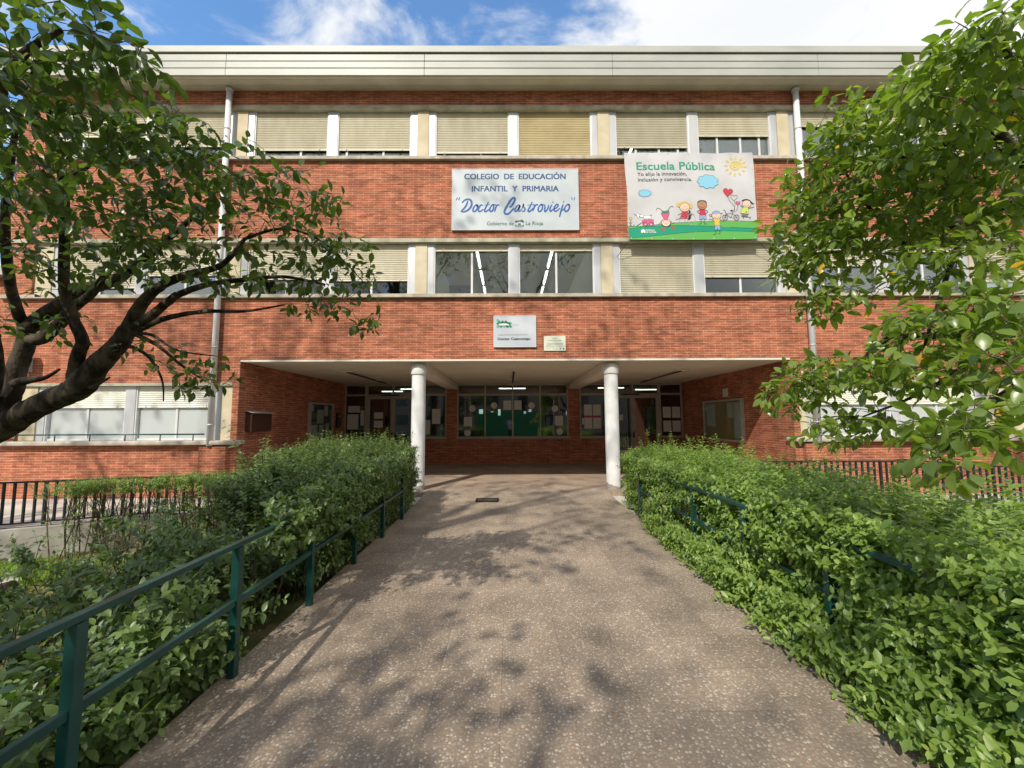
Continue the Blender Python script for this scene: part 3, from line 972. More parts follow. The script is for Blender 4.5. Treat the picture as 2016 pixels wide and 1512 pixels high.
# --- the large school sign
SX0, SX1, SZ0, SZ1 = -1.365, 1.69, 6.275, 7.80
sg = empty('school_sign', ((SX0 + SX1) / 2, Y0 - .05, SZ0))
tag(sg, 'large pale blue school name sign with blue lettering above the open middle windows', 'sign')
M['sign_panel'] = panel_material('sign enamel', (.42, .47, .505), (.54, .585, .61))
MB().box(SX0, SX1, Y0 - .06, Y0 - .012, SZ0, SZ1).build('panel', M['sign_panel'], sg, bevel=.004)
e_ = MB()
for a in ((SX0 - .012, SX1 + .012, SZ1, SZ1 + .014), (SX0 - .012, SX1 + .012, SZ0 - .014, SZ0)):
    e_.box(a[0], a[1], Y0 - .064, Y0 - .008, a[2], a[3])
e_.box(SX0 - .014, SX0, Y0 - .064, Y0 - .008, SZ0, SZ1); e_.box(SX1, SX1 + .014, Y0 - .064, Y0 - .008, SZ0, SZ1)
e_.build('edge_trim', M['white_paint'], sg)
kx = (SX1 - SX0) / (1855 - 88); kz = (SZ1 - SZ0) / (962 - 118)


def sgn(u, v):                       # sign pixels of an enlarged view to sheet metres
    return ((u - 88) * kx, (962 - v) * kz)


S = Sheet(lambda u, v, l: (SX0 + u, Y0 - .06 - l, SZ0 + v))
navy = ink('navy', (.02, .07, .2)); blue = ink('blue', (.012, .10, .33)); dgreen = ink('deep green', (.01, .09, .06)); wht = ink('white', (.8, .8, .8))
u, v = sgn(255, 258); S.text('COLEGIO  DE  EDUCACIÓN', u, v, .2, navy, width=(1682 - 255) * kx, bold=.006)
u, v = sgn(362, 430); S.text('INFANTIL  Y  PRIMARIA', u, v, .2, navy, width=(1582 - 362) * kx, bold=.006)
u, v = sgn(572, 905); S.text('Gobierno de', u, v, .136, dgreen, width=(945 - 572) * kx, bold=.0015)
u, v = sgn(1116, 903); S.text('La Rioja', u, v, .136, dgreen, width=(1358 - 1116) * kx, bold=.0015)
SCRIPT = [
    ([(305, 562), (285, 620), (252, 670), (214, 702)], 24), ([(222, 592), (270, 548), (330, 545), (357, 582), (350, 640), (310, 690), (250, 716), (203, 710)], 27),
    ([(432, 612), (397, 640), (376, 688), (388, 714), (416, 704), (440, 660), (430, 615), (448, 640), (478, 632)], 22),
    ([(514, 632), (488, 622), (456, 668), (456, 708), (482, 710), (525, 678)], 22),
    ([(594, 575), (565, 640), (540, 690), (546, 716), (580, 700), (612, 676)], 21), ([(540, 626), (612, 612)], 14),
    ([(655, 612), (626, 646), (610, 690), (626, 714), (655, 694), (668, 645), (655, 616), (690, 622)], 22),
    ([(690, 612), (702, 640), (686, 690), (676, 716)], 20), ([(684, 684), (702, 645), (722, 622), (748, 626)], 20),
    ([(884, 642), (904, 648), (946, 590), (966, 540), (948, 520), (908, 552), (858, 630), (820, 702), (828, 744), (872, 744), (926, 696), (948, 666)], 28),
    ([(1040, 620), (1002, 630), (966, 680), (972, 712), (1002, 694), (1038, 628), (1016, 688), (1030, 712), (1062, 678)], 21),
    ([(1060, 680), (1088, 608), (1082, 640), (1106, 680), (1092, 712), (1058, 704)], 19),
    ([(1210, 576), (1180, 640), (1150, 695), (1160, 718), (1200, 690), (1220, 660)], 21), ([(1140, 626), (1226, 614)], 14),
    ([(1226, 612), (1238, 645), (1214, 708)], 20), ([(1222, 684), (1244, 640), (1266, 618), (1292, 624)], 20),
    ([(1332, 612), (1302, 648), (1290, 694), (1310, 715), (1342, 690), (1352, 640), (1334, 614), (1372, 624)], 21),
    ([(1372, 616), (1386, 642), (1380, 700), (1396, 713), (1432, 660), (1436, 620)], 20),
    ([(1482, 616), (1456, 680), (1466, 712), (1502, 680)], 20), ([(1506, 574), (1494, 592)], 22),
    ([(1514, 684), (1560, 652), (1572, 620), (1546, 618), (1516, 664), (1520, 708), (1560, 702), (1596, 664)], 20),
    ([(1644, 612), (1616, 690), (1588, 792)], 21), ([(1590, 770), (1610, 716), (1660, 672)], 14), ([(1656, 570), (1644, 590)], 22),
    ([(1702, 614), (1672, 648), (1660, 692), (1682, 714), (1716, 690), (1732, 640), (1706, 614), (1738, 622)], 21),
    ([(158, 514), (142, 556)], 20), ([(190, 514), (174, 556)], 20), ([(1766, 514), (1770, 556)], 18), ([(1806, 514), (1798, 556)], 18)]
for pts, w in SCRIPT:
    S.stroke([sgn(a, c) for a, c in pts], w * 1.12 * kx, blue, taper=True)
# emblem: wooded hill over a bridge
for pts, m in (([(966, 872), (968, 842), (990, 838), (1004, 846), (1022, 836), (1040, 842), (1052, 828), (1078, 832), (1088, 848), (1088, 872), (1050, 856), (1025, 852), (1000, 858)], dgreen),
               ([(1004, 898), (1012, 882), (1027, 876), (1042, 882), (1050, 898), (1027, 899)], dgreen)):
    S.blob([sgn(a, c) for a, c in pts], m)
S.stroke([sgn(966, 912), sgn(1090, 912)], .012, dgreen, smooth=False)
S.stroke([sgn(966, 925), sgn(1090, 925)], .005, dgreen, smooth=False)
for a in ([(966, 892), (966, 908), (982, 908)], [(1088, 892), (1088, 908), (1072, 908)]):
    S.blob([sgn(x, y) for x, y in a], dgreen)
S.build('lettering', sg)

# --- the smaller grey sign
s2 = empty('ministry_sign', (.13, Y0 - .04, 3.415))
tag(s2, 'small silver grey sign with a green zigzag emblem just above the porch', 'sign')
QX0, QX1, QZ0, QZ1 = -.36, .625, 3.415, 4.15
M['silver'] = panel_material('brushed silver sign', (.42, .46, .52), (.58, .61, .66))
MB().box(QX0, QX1, Y0 - .045, Y0 - .01, QZ0, QZ1).build('panel', M['silver'], s2, bevel=.004)
e_ = MB()
e_.box(QX0 - .01, QX1 + .01, Y0 - .049, Y0 - .006, QZ1, QZ1 + .012); e_.box(QX0 - .01, QX1 + .01, Y0 - .049, Y0 - .006, QZ0 - .012, QZ0)
e_.box(QX0 - .012, QX0, Y0 - .049, Y0 - .006, QZ0, QZ1); e_.box(QX1, QX1 + .012, Y0 - .049, Y0 - .006, QZ0, QZ1)
e_.build('edge_trim', M['white_paint'], s2)
k2 = (QX1 - QX0) / (1120 - 160)


def q2(u, v):
    return ((u - 160) * k2, (862 - v) * k2 * (QZ1 - QZ0) / (k2 * (862 - 160)))


S = Sheet(lambda u, v, l: (QX0 + u, Y0 - .045 - l, QZ0 + v))
g1 = ink('leaf green', (.01, .25, .10)); g2 = ink('dark sign green', (.005, .10, .055)); g3 = ink('mint', (.10, .38, .22)); gy = ink('warm grey', (.28, .26, .26))
for cx, cy, m in ((245, 258, g3), (282, 295, g1), (245, 332, g1), (320, 332, g2), (357, 295, g2), (394, 332, g1), (432, 295, g2), (470, 332, g2), (245, 405, gy), (282, 370, g2),
                  (320, 405, g1), (357, 370, g1), (394, 405, gy), (432, 370, g2), (470, 405, g2), (507, 368, g1), (544, 330, g3), (544, 405, g1), (507, 332, g2)):
    S.blob([q2(cx - 37, cy), q2(cx, cy + 37), q2(cx + 37, cy), q2(cx, cy - 37)], m)
S.blob([q2(270, 378), q2(270, 350), q2(310, 334), q2(440, 334), q2(505, 356), q2(505, 378)], wht)
u, v = q2(290, 374); S.text('La Rioja', u, v, .03, g2, width=190 * k2)
u, v = q2(598, 376); S.text('Educación', u, v, .036, gy, width=150 * k2)
u, v = q2(245, 604); S.text('Colegio de Educación Infantil y Primaria', u, v, .042, gy, width=700 * k2, bold=.001)
u, v = q2(245, 712); S.text('Doctor Castroviejo', u, v, .085, ink('sign text green', (.003, .05, .035)), width=750 * k2, bold=.0035)
S.build('lettering', s2)

# --- the plaque
s3 = empty('plaque', (1.08, Y0 - .02, 3.315))
tag(s3, 'small cream plaque with green print right of the silver grey sign', 'plaque')
WX0, WX1, WZ0, WZ1 = .82, 1.335, 3.315, 3.67
M['plaque'] = panel_material('cream enamel', (.60, .62, .52), (.70, .72, .62))
MB().box(WX0, WX1, Y0 - .022, Y0 - .004, WZ0, WZ1).build('panel', M['plaque'], s3, bevel=.003)
S = Sheet(lambda u, v, l: (WX0 + u, Y0 - .022 - l, WZ0 + v))
S.text('C.E.I.P.', .2, .29, .03, dgreen, width=.115)
S.text('Doctor Castroviejo', .105, .238, .03, dgreen, width=.305)
S.text('COLEGIO DEPORTIVO', .065, .152, .034, g1, width=.39, bold=.001)
for a, c, z in ((.065, .17, .132), (.03, .48, .110), (.03, .24, .090)):
    S.stroke([(a, z), (c, z)], .006, gy, smooth=False)
for a, c in ((.035, .17), (.2, .33)):
    S.stroke([(a, .045), (c, .045)], .009, gy, smooth=False)
for a, m in ((.385, dgreen), (.465, ink('black', (.02, .02, .02)))):
    S.ell(a, .048, .018, .018, m, 10)
for a, z in ((.018, .337), (.497, .337), (.018, .018), (.497, .018)):
    S.ell(a, z, .006, .006, gy, 8)
S.build('lettering', s3)

# --- the banner
BX0, BX1, BZ0, BZ1 = 2.82, 5.95, 5.975, 8.165
bw_, bh_ = BX1 - BX0, BZ1 - BZ0


def ban(u, v, lift):
    """cloth surface: u 0..bw from the left, v 0..bh from the bottom"""
    a = u / bw_; c = v / bh_
    x = BX0 + u + .05 * (1 - c) * (1 - a) - .02 * (1 - c) * a + .012 * sin(3 * c * pi) * (2 * a - 1)
    z = BZ0 + v - .02 * sin(a * pi) * (1 - c) - .012 * abs(sin(a * pi * 6)) * (c ** 6) + .012 * (1 - a) * (c - 1)
    fold = .016 * sin(a * 9.5 + 1.3 * c) * (.4 + .6 * c) + .02 * sin((a + .35 * c) * 15) * max(0, a - .6) * 1.6 + .010 * sin((a - .3 * c) * 13 + 1) * max(0, .35 - a) * 2
    fold += .010 * sin(c * 6 + 2 * a) + .012 * sin(a * pi * 12 + .6) * c ** 5 * .6
    return (x, Y0 - .16 + fold - lift - .03 * (1 - c), z)


bn = empty('banner', ((BX0 + BX1) / 2, Y0 - .16, BZ0))
tag(bn, 'white cloth banner with cartoon children on green ground hung below the top floor sill', 'banner')
nu, nv = 64, 44
vs = [ban(bw_ * i / nu, bh_ * j / nv, 0) for j in range(nv + 1) for i in range(nu + 1)]
cl = MB().add(vs, [(j * (nu + 1) + i, j * (nu + 1) + i + 1, (j + 1) * (nu + 1) + i + 1, (j + 1) * (nu + 1) + i) for j in range(nv) for i in range(nu)], 0, True)
M['banner'] = vary(mat('banner cloth', rough=.6), (.47, .47, .48), (.56, .56, .57), scale=1.5)[0]
cl.build('cloth', M['banner'], bn)
bkx = bw_ / (1868 - 130); bkz = bh_ / (1310 - 126)


def bp_(x, y):
    # enlarged-view pixels; the cloth narrows slightly to the bottom
    return ((x - 130 - (1 - (1310 - y) / 1184) * 12) * bkx, (1310 - y) * bkz)


S = Sheet(ban)
S.lift = .0035
bg_ = ink('banner green', (.02, .27, .16)); gl_ = ink('grass green', (.10, .38, .07)); gt_ = ink('turquoise green', (.0, .27, .16)); bk_ = ink('line black', (.012, .012, .015))
skb = ink('cloud blue', (.22, .52, .68)); yel = ink('sun yellow', (.62, .47, .06)); red = ink('red', (.50, .03, .05)); pnk = ink('pink', (.58, .10, .22)); skin = ink('pale skin', (.72, .52, .40)); tan_ = ink('tan skin', (.42, .20, .10))
hair = ink('blond', (.62, .42, .08)); jean = ink('light denim', (.22, .36, .60)); lime = ink('lime', (.50, .60, .10)); brn = ink('brown', (.28, .11, .05)); blu = ink('line blue', (.03, .12, .22)); gyk = ink('grey shorts', (.16, .15, .18)); lil = ink('lilac', (.42, .32, .42))


def strip(top, bot, m, n=40):
    vs = []
    for i in range(n + 1):
        x = 142 + (1893 - 142) * i / n
        def ev(c):
            for (xa, ya), (xb, yb) in zip(c[:-1], c[1:]):
                if xa <= x <= xb + .01: return ya + (yb - ya) * (x - xa) / (xb - xa)
            return c[-1][1]
        a, c = ev(top), ev(bot)
        for k in range(6):
            y = a + (c - a) * k / 5
            u, v = bp_(x, y); vs.append((min(max(u, 0), bw_), max(v, 0)))
    S.faces(vs, [(i * 6 + k, i * 6 + k + 1, (i + 1) * 6 + k + 1, (i + 1) * 6 + k) for i in range(n) for k in range(5)], m)


c1 = [(142, 1135), (400, 1120), (700, 1090), (1000, 1072), (1400, 1060), (1700, 1066), (1893, 1085)]
c2 = [(142, 1168), (400, 1132), (700, 1122), (1000, 1122), (1400, 1140), (1893, 1172)]
c3 = [(142, 1290), (400, 1268), (700, 1235), (1000, 1210), (1400, 1198), (1700, 1204), (1893, 1218)]
c4 = [(142, 1309), (1893, 1309)]
strip(c1, c2, gl_); strip(c2, c3, gt_); strip(c3, c4, gl_)
for c in (c1, c2, c3):
    S.stroke([bp_(*q) for q in c], .009, bk_)
u, v = bp_(292, 368); S.text('Escuela Pública', u, v, .285, bg_, width=1055 * bkx, bold=.006)
u, v = bp_(295, 450); S.text('Yo elijo la innovación,', u, v, .132, bk_, width=660 * bkx, bold=.001)
u, v = bp_(297, 526); S.text('inclusión y convivencia.', u, v, .132, bk_, width=728 * bkx, bold=.001)
# sun
S.stroke([bp_(1622 + r * cos(a), 318 - r * .95 * sin(a)) for a, r in [(-.6 - .45 * k, 8 + 2.75 * k) for k in range(28)]], 23 * bkx, yel)
for k in range(12):
    a = 2 * pi * k / 12 + .1
    S.stroke([bp_(1622 + 105 * cos(a), 318 + 100 * sin(a)), bp_(1622 + 148 * cos(a), 318 + 140 * sin(a))], 20 * bkx, yel, smooth=False)


def cloud(cx, cy, rx_, ry_, nb, w):
    pts = []
    n = nb * 8
    for k in range(n):
        a = 2 * pi * k / n
        q = 1 - .13 * (1 - abs(sin(a * nb / 2)))* 1.4
        pts.append(bp_(cx + rx_ * q * cos(a), cy + ry_ * q * sin(a)))
    S.blob(pts, skb); S.stroke(pts, w, blu, closed=True, smooth=False)


cloud(1243, 530, 152, 98, 9, .010); cloud(377, 686, 90, 50, 9, .008)


def heart(cx, cy, r, m, line=True, tilt=0):
    pts = []
    for k in range(28):
        a = 2 * pi * k / 28
        x = 16 * sin(a) ** 3 / 17; y = -(13 * cos(a) - 5 * cos(2 * a) - 2 * cos(3 * a) - cos(4 * a)) / 17
        x, y = x * cos(tilt) - y * sin(tilt), x * sin(tilt) + y * cos(tilt)
        pts.append(bp_(cx + r * x, cy + r * y))
    if m: S.blob(pts, m)
    if line: S.stroke(pts, .007, bk_, closed=True, smooth=False)


heart(1512, 675, 70, red, tilt=.15); heart(1592, 752, 48, None, tilt=.1); heart(1640, 828, 34, pnk, tilt=.2)
ln = lambda pts, w=.008, m=bk_, sm=True: S.stroke([bp_(*q) for q in pts], w, m, smooth=sm)
ln([(1512, 732), (1530, 790), (1570, 840), (1592, 890), (1580, 950)]); ln([(1592, 790), (1600, 850), (1580, 920), (1575, 950)]); ln([(1640, 850), (1630, 900), (1600, 940)])


def fill(pts, m, line=.007):
    q = [bp_(*a) for a in pts]
    S.blob(q, m)
    if line: S.stroke(q, line, bk_, closed=True, smooth=False)


def head(cx, cy, r, m, flip=1):
    S.ell(*bp_(cx, cy), r * bkx * 1.05, r * bkz * .92, bk_); S.ell(*bp_(cx, cy), (r - 5) * bkx * 1.05, (r - 5) * bkz * .92, m)
    ln([(cx - .6 * r, cy + .2 * r * flip), (cx - .3 * r, cy + .52 * r * flip), (cx + .25 * r, cy + .52 * r * flip), (cx + .6 * r, cy + .15 * r * flip)], .009)
    for dx in (-.14, .14): S.ell(*bp_(cx + dx * r, cy - .18 * r * flip), .008, .008, bk_, 8)


# flower, cart with dog
ln([(178, 1050), (176, 1130)]); fill([(156, 1010), (168, 1020), (178, 1008), (190, 1020), (200, 1010), (196, 1040), (178, 1052), (160, 1040)], yel); ln([(150, 1075), (178, 1095), (200, 1072)]); ln([(160, 1135), (175, 1110), (200, 1135), (230, 1105)])
fill([(334, 1045), (490, 1038), (490, 1095), (338, 1098)], pnk)
for x in (378, 454):
    S.ell(*bp_(x, 1100), 34 * bkx, 32 * bkz, bk_); S.ell(*bp_(x, 1100), 26 * bkx, 24 * bkz, pnk); S.ell(*bp_(x, 1100), 10 * bkx, 10 * bkz, wht)
ln([(338, 1075), (250, 1132)], .012); fill([(350, 990), (440, 992), (460, 1000), (456, 1028), (360, 1026)], wht); fill([(300, 985), (330, 968), (352, 985), (345, 1008), (318, 1010)], wht); ln([(440, 990), (470, 970)], .01)
ln([(372, 1026), (372, 1040)]); ln([(446, 1026), (446, 1040)])
fill([(262, 975), (280, 950), (290, 985), (310, 960), (296, 1005), (284, 1030), (270, 1000)], wht); ln([(225, 965), (258, 985)])
# upside-down child
for x in (606, 742): S.ell(*bp_(x, 1150 if x > 700 else 1168), .05, .05, brn, 10)
head(652, 1080, 60, skin, -1)
fill([(588, 955), (705, 955), (672, 1042), (634, 1042)], pnk)
fill([(598, 920), (640, 930), (690, 915), (700, 930), (690, 950), (606, 950)], bg_); ln([(525, 915), (548, 885), (600, 915)], .009); ln([(680, 920), (725, 865), (758, 876)], .009)
ln([(612, 1045), (560, 1100), (535, 1106)], .009); ln([(692, 1040), (740, 1090), (765, 1078)], .009); S.stroke([bp_(596, 1100), bp_(620, 1130), bp_(690, 1132), bp_(715, 1100)], .02, bk_)
# child in a wheelchair
for cx, cy in ((826, 850), (988, 866)): S.ell(*bp_(cx, cy), .05, .06, hair, 10)
S.ell(*bp_(905, 850), 82 * bkx, 42 * bkz, hair)
head(908, 880, 66, skin)
fill([(965, 920), (985, 925), (990, 1020), (968, 1048), (940, 1040)], bk_, 0)
fill([(876, 945), (950, 940), (960, 1030), (835, 1030)], red)
for x, y in ((900, 970), (925, 1000), (880, 1005)): S.ell(*bp_(x, y), .014, .014, bk_, 8)
ln([(876, 950), (815, 985)], .009); ln([(835, 1030), (785, 1042)], .009); ln([(960, 1030), (1012, 965)], .012)
S.stroke([bp_(995 + 52 * cos(a), 1040 + 78 * sin(a)) for a in np.linspace(0, 2 * pi, 20)], .012, lil, closed=False); S.stroke([bp_(870 + 34 * cos(a), 1055 + 36 * sin(a)) for a in np.linspace(0, 2 * pi, 16)], .01, lil)
# standing child
S.ell(*bp_(1148, 820), 66 * bkx, 34 * bkz, bk_); head(1148, 850, 64, tan_)
for x in (1110, 1130, 1150, 1170, 1188): ln([(x, 805), (x + 4, 785)], .012)
fill([(1112, 912), (1184, 912), (1196, 985), (1108, 985)], red); ln([(1112, 915), (1080, 935), (1108, 965)], .01); ln([(1184, 915), (1220, 935), (1190, 965)], .01)
fill([(1110, 985), (1194, 985), (1200, 1040), (1160, 1042), (1150, 1015), (1142, 1042), (1102, 1040)], jean)
ln([(1122, 1042), (1122, 1095), (1098, 1102)], .01); ln([(1168, 1042), (1168, 1095), (1196, 1100)], .01)
# capped child in front
head(1336, 990, 62, skin); fill([(1275, 975), (1290, 940), (1336, 925), (1382, 940), (1398, 968), (1336, 958)], jean); ln([(1398, 966), (1418, 958)], .014); ln([(1275, 985), (1245, 975), (1248, 1002), (1280, 1000)], .01)
fill([(1284, 1040), (1310, 1035), (1362, 1035), (1390, 1042), (1384, 1068), (1372, 1065), (1378, 1120), (1302, 1122), (1304, 1065), (1288, 1062)], yel)
ln([(1285, 1045), (1225, 1038)], .01); ln([(1388, 1050), (1436, 1068)], .01)
fill([(1308, 1122), (1376, 1120), (1384, 1180), (1350, 1182), (1343, 1150), (1336, 1182), (1306, 1180)], jean)
ln([(1318, 1182), (1316, 1232), (1284, 1244)], .01); ln([(1368, 1182), (1374, 1225), (1350, 1232)], .01)
# bicycle
for cx in (1452, 1608):
    S.stroke([bp_(cx + 36 * cos(a), 1018 + 36 * sin(a)) for a in np.linspace(0, 2 * pi, 20)], .009, bk_)
    for k in range(3):
        a = k * pi / 3; ln([(cx - 34 * cos(a), 1018 - 34 * sin(a)), (cx + 34 * cos(a), 1018 + 34 * sin(a))], .005, sm=False)
ln([(1452, 1018), (1470, 960), (1455, 925), (1435, 915)], .010, sm=False); ln([(1470, 968), (1560, 962), (1608, 1018), (1530, 1020), (1470, 968)], .009, sm=False); ln([(1530, 1020), (1560, 962), (1555, 935)], .009, sm=False); S.ell(*bp_(1548, 925), .035, .016, bk_, 10)
# running child
head(1752, 845, 56, skin); ln([(1690, 800), (1740, 785), (1790, 800), (1840, 855)], .022); ln([(1800, 830), (1845, 850)], .02)
fill([(1700, 885), (1770, 890), (1772, 980), (1664, 962)], lime); ln([(1770, 905), (1850, 890)], .011); ln([(1700, 890), (1670, 855)], .011)
fill([(1682, 968), (1760, 982), (1750, 1018), (1678, 1004)], gyk); ln([(1695, 1008), (1700, 1040)], .011); ln([(1740, 1016), (1790, 1024), (1782, 1046)], .011)
S.ell(*bp_(1740, 952), .016, .016, bk_, 8)
u, v = bp_(378, 1190); S.text('Gobierno', u, v, .052, wht, width=118 * bkx, bold=.001)
u, v = bp_(378, 1216); S.text('de La Rioja', u, v, .052, wht, width=136 * bkx, bold=.001)
fill([(312, 1185), (345, 1168), (368, 1185), (368, 1220), (352, 1220), (340, 1206), (328, 1220), (312, 1220)], wht, 0)
S.build('drawing', bn)
ro = MB()
for (u, v), q in (((.03, .02), (2.62, Y0 + .03, 5.62)), ((bw_ - .03, .02), (6.45, Y0 + .03, 5.55))):
    ro.tube([ban(u, v, .005), q], .006, 6)
for k in range(7):
    a = .05 + (bw_ - .1) * k / 6
    pz = ban(a, bh_ - .02, .004)
    ro.tube([pz, (pz[0], Y0 - .05, 8.16)], .005, 6)
ro.build('cord', M['dark_metal'], bn)
ey = MB()
for k in range(7):
    a = .05 + (bw_ - .1) * k / 6
    for v in (.03, bh_ - .03):
        ey.tube([ban(a, v, .001), ban(a, v, .006)], .016, 8)
for k in range(1, 5):
    for a in (.03, bw_ - .03):
        ey.tube([ban(a, bh_ * k / 5, .001), ban(a, bh_ * k / 5, .006)], .014, 8)
ey.build('eyelet', M['alu'], bn)

# ------------------------------------------------------------------ porch fittings
for x, l in ((-4.55, 'left'), (.12, 'middle'), (4.85, 'right')):
    e = empty('ceiling_lamp', (x, 13, 3.09))
    y0, y1 = 11.6, 15.2
    MB().bar((x, y0, 3.045), (x, y1, 3.045), .05, .03).build('conduit', M['dark_metal'], e)
    d = MB()
    for yy in (y0 - .05, y0 + 2.5):
        d.box(x - .2, x + .2, yy - .09, yy + .09, 3.052, 3.089)
    d.build('mount', M['soffit'], e, bevel=.01)
    tag(e, 'thin dark ceiling rail with pale end plates in the %s bay of the porch' % l, 'ceiling lamp', 'dark rails on the porch ceiling')

lb = empty('letterbox', (XL + .1, 10.3, 1.9))
b = MB().box(XL + .002, XL + .16, 9.98, 10.82, 1.44, 1.88)
b.build('box', M['brown_metal'], lb, bevel=.008)
MB().add([(XL + .001, 9.94, 1.95), (XL + .001, 10.86, 1.95), (XL + .22, 10.86, 1.895), (XL + .22, 9.94, 1.895),
          (XL + .001, 9.94, 1.935), (XL + .001, 10.86, 1.935), (XL + .22, 10.86, 1.88), (XL + .22, 9.94, 1.88)],
         [(0, 3, 2, 1), (4, 5, 6, 7), (3, 0, 4, 7), (2, 3, 7, 6), (1, 2, 6, 5)]).build('lid', M['alu_dark'], lb)
tag(lb, 'dark brown letterbox with a pale sloping lid on the left porch wall', 'letterbox')


def board(name, x, sgnx, y0, y1, z0, z1, label, mats_in):
    e = empty(name, (x, (y0 + y1) / 2, z0))
    f = MB()
    d = .10 * sgnx
    xa, xb = sorted((x + .001 * sgnx, x + d))
    f.box(xa, xb, y0, y0 + .05, z0, z1); f.box(xa, xb, y1 - .05, y1, z0, z1)
    f.box(xa, xb, y0 + .05, y1 - .05, z0, z0 + .05); f.box(xa, xb, y0 + .05, y1 - .05, z1 - .05, z1)
    f.build('frame', M['alu_dark'], e, bevel=.004)
    xc = sorted((x + .002 * sgnx, x + .02 * sgnx))
    MB().box(xc[0], xc[1], y0 + .05, y1 - .05, z0 + .05, z1 - .05).build('backing', mats_in, e)
    xg = sorted((x + .07 * sgnx, x + .075 * sgnx))
    MB().box(xg[0], xg[1], y0 + .05, y1 - .05, z0 + .05, z1 - .05).build('pane', M['glass_board'], e)
    tag(e, label, 'notice board')
    return e


board('notice_board', XL, 1, 13.05, 14.75, 1.0, 2.28, 'glazed notice board with papers over dark felt on the left porch wall', M['dark_metal'])
board('notice_board', XR, -1, 11.72, 14.05, 1.02, 2.28, 'glazed notice board with cork backing on the right porch wall', M['cork'])


def sheet_on_wall(x, sgnx, y0, y1, z0, z1, label, group, m='paper'):
    xa, xb = sorted((x, x + .003 * sgnx))
    o = MB().box(xa, xb, y0, y1, z0, z1).build('paper_notice', M[m])
    tag(o, label, 'paper', group)


gN = 'papers pinned in the left notice board'
for y0, y1, z0, z1, l in ((13.15, 13.4, 2.0, 2.2, 'small sheet at the top front corner'), (13.65, 14.1, 1.6, 2.05, 'middle printed sheet'), (14.15, 14.45, 1.85, 2.2, 'sheet at the top back corner'),
                          (13.14, 13.68, 1.07, 1.55, 'large sheet at the bottom front corner'), (13.8, 14.12, 1.06, 1.56, 'tall sheet at the bottom centre'), (14.28, 14.55, 1.1, 1.6, 'sheet at the bottom back corner')):
    sheet_on_wall(XL + .024, 1, y0, y1, z0, z1, l + ' of the left notice board', gN)
gN = 'papers pinned in the right notice board'
for y0, y1, z0, z1, l in ((11.85, 12.25, 1.08, 2.18, 'long white sheet at the front edge'), (12.3, 12.6, 1.72, 2.18, 'short white sheet beside the long one'), (13.35, 13.95, 1.45, 2.16, 'wide pale sheet at the far edge')):
    sheet_on_wall(XR - .024, -1, y0, y1, z0, z1, l + ' of the cork notice board', gN)
o = MB().box(XR - .012, XR - .001, 12.55, 12.85, 2.37, 2.62).build('wall_notice', M['paper'])
tag(o, 'small white notice screwed to the brick above the cork notice board', 'sign')
ic = empty('intercom', (XL, 15.3, 1.5))
MB().box(XL + .001, XL + .07, 15.15, 15.5, 1.45, 1.98).build('box', M['black'], ic, bevel=.01)
MB().box(XL + .071, XL + .075, 15.26, 15.38, 1.84, 1.88).build('label_plate', M['paper'], ic)
tag(ic, 'black intercom box with a white tag between left notice board and glazing', 'intercom')
bi = empty('waste_bin', (-5.3, 11.6, PZ))
MB().lathe([(.0, 0), (.24, 0), (.30, .85), (.33, .87), (.33, .93), (.28, .935), (.24, .9), (.0, .88)], (-5.3, 11.6, PZ), 24).build('drum', M['bin'], bi)
MB().lathe([(.335, .86), (.345, .87), (.345, .90), (.335, .91)], (-5.3, 11.6, PZ), 24).build('rim', M['dark_metal'], bi)
tag(bi, 'black waste bin by the left porch wall behind the hedge', 'bin')
gr = empty('drain_grate', (-.48, 8.95, 0))
f = MB(); zz = .016
f.box(-.72, -.24, 8.74, 8.77, .002, .017); f.box(-.72, -.24, 9.03, 9.06, .013, .028)
f.box(-.72, -.695, 8.77, 9.03, .004, .024); f.box(-.265, -.24, 8.77, 9.03, .004, .024)
f.build('frame', M['dark_metal'], gr)
f = MB()
for k in range(18):
    x = -.69 + .024 * k
    f.box(x, x + .01, 8.77, 9.03, .004, .022)
f.build('bars', M['dark_metal'], gr)
tag(gr, 'small rusty metal drain grate set in the path before the porch', 'drain grate')
wl = empty('wall_lamp', (-11.2, Y0, 3.05))
MB().box(-11.36, -11.06, Y0 - .3, Y0 - .12, 3.02, 3.34).build('housing', M['white_paint'], wl, bevel=.02)
MB().box(-11.25, -11.17, Y0 - .12, Y0 - .001, 2.86, 3.2).box(-11.33, -11.09, Y0 - .27, Y0 - .15, 2.9, 3.018).build('bracket', M['alu'], wl, bevel=.01)
tag(wl, 'white box floodlight on the brick near the left end of the facade', 'lamp')


def decal(x0, x1, z0, z1, label, group, m='paper', y=YB + .055):
    o = MB().box(x0, x1, y, y + .003, z0, z1).build('paper_notice', M[m])
    tag(o, label, 'paper', group)


def disc(x, z, r, label):
    o = MB().tube([(x, YB + .056, z), (x, YB + .059, z)], r, 24, smooth=False).build('paper_disc', M['paper'])
    tag(o, label, 'paper disc', 'round papers on the middle entrance window')


def wx(u): return CW[0] + (u - 150) * (CW[1] - CW[0]) / (1862 - 150)
def wz(v): return 3.087 - (v - 155) * 2.087 / (1022 - 155)


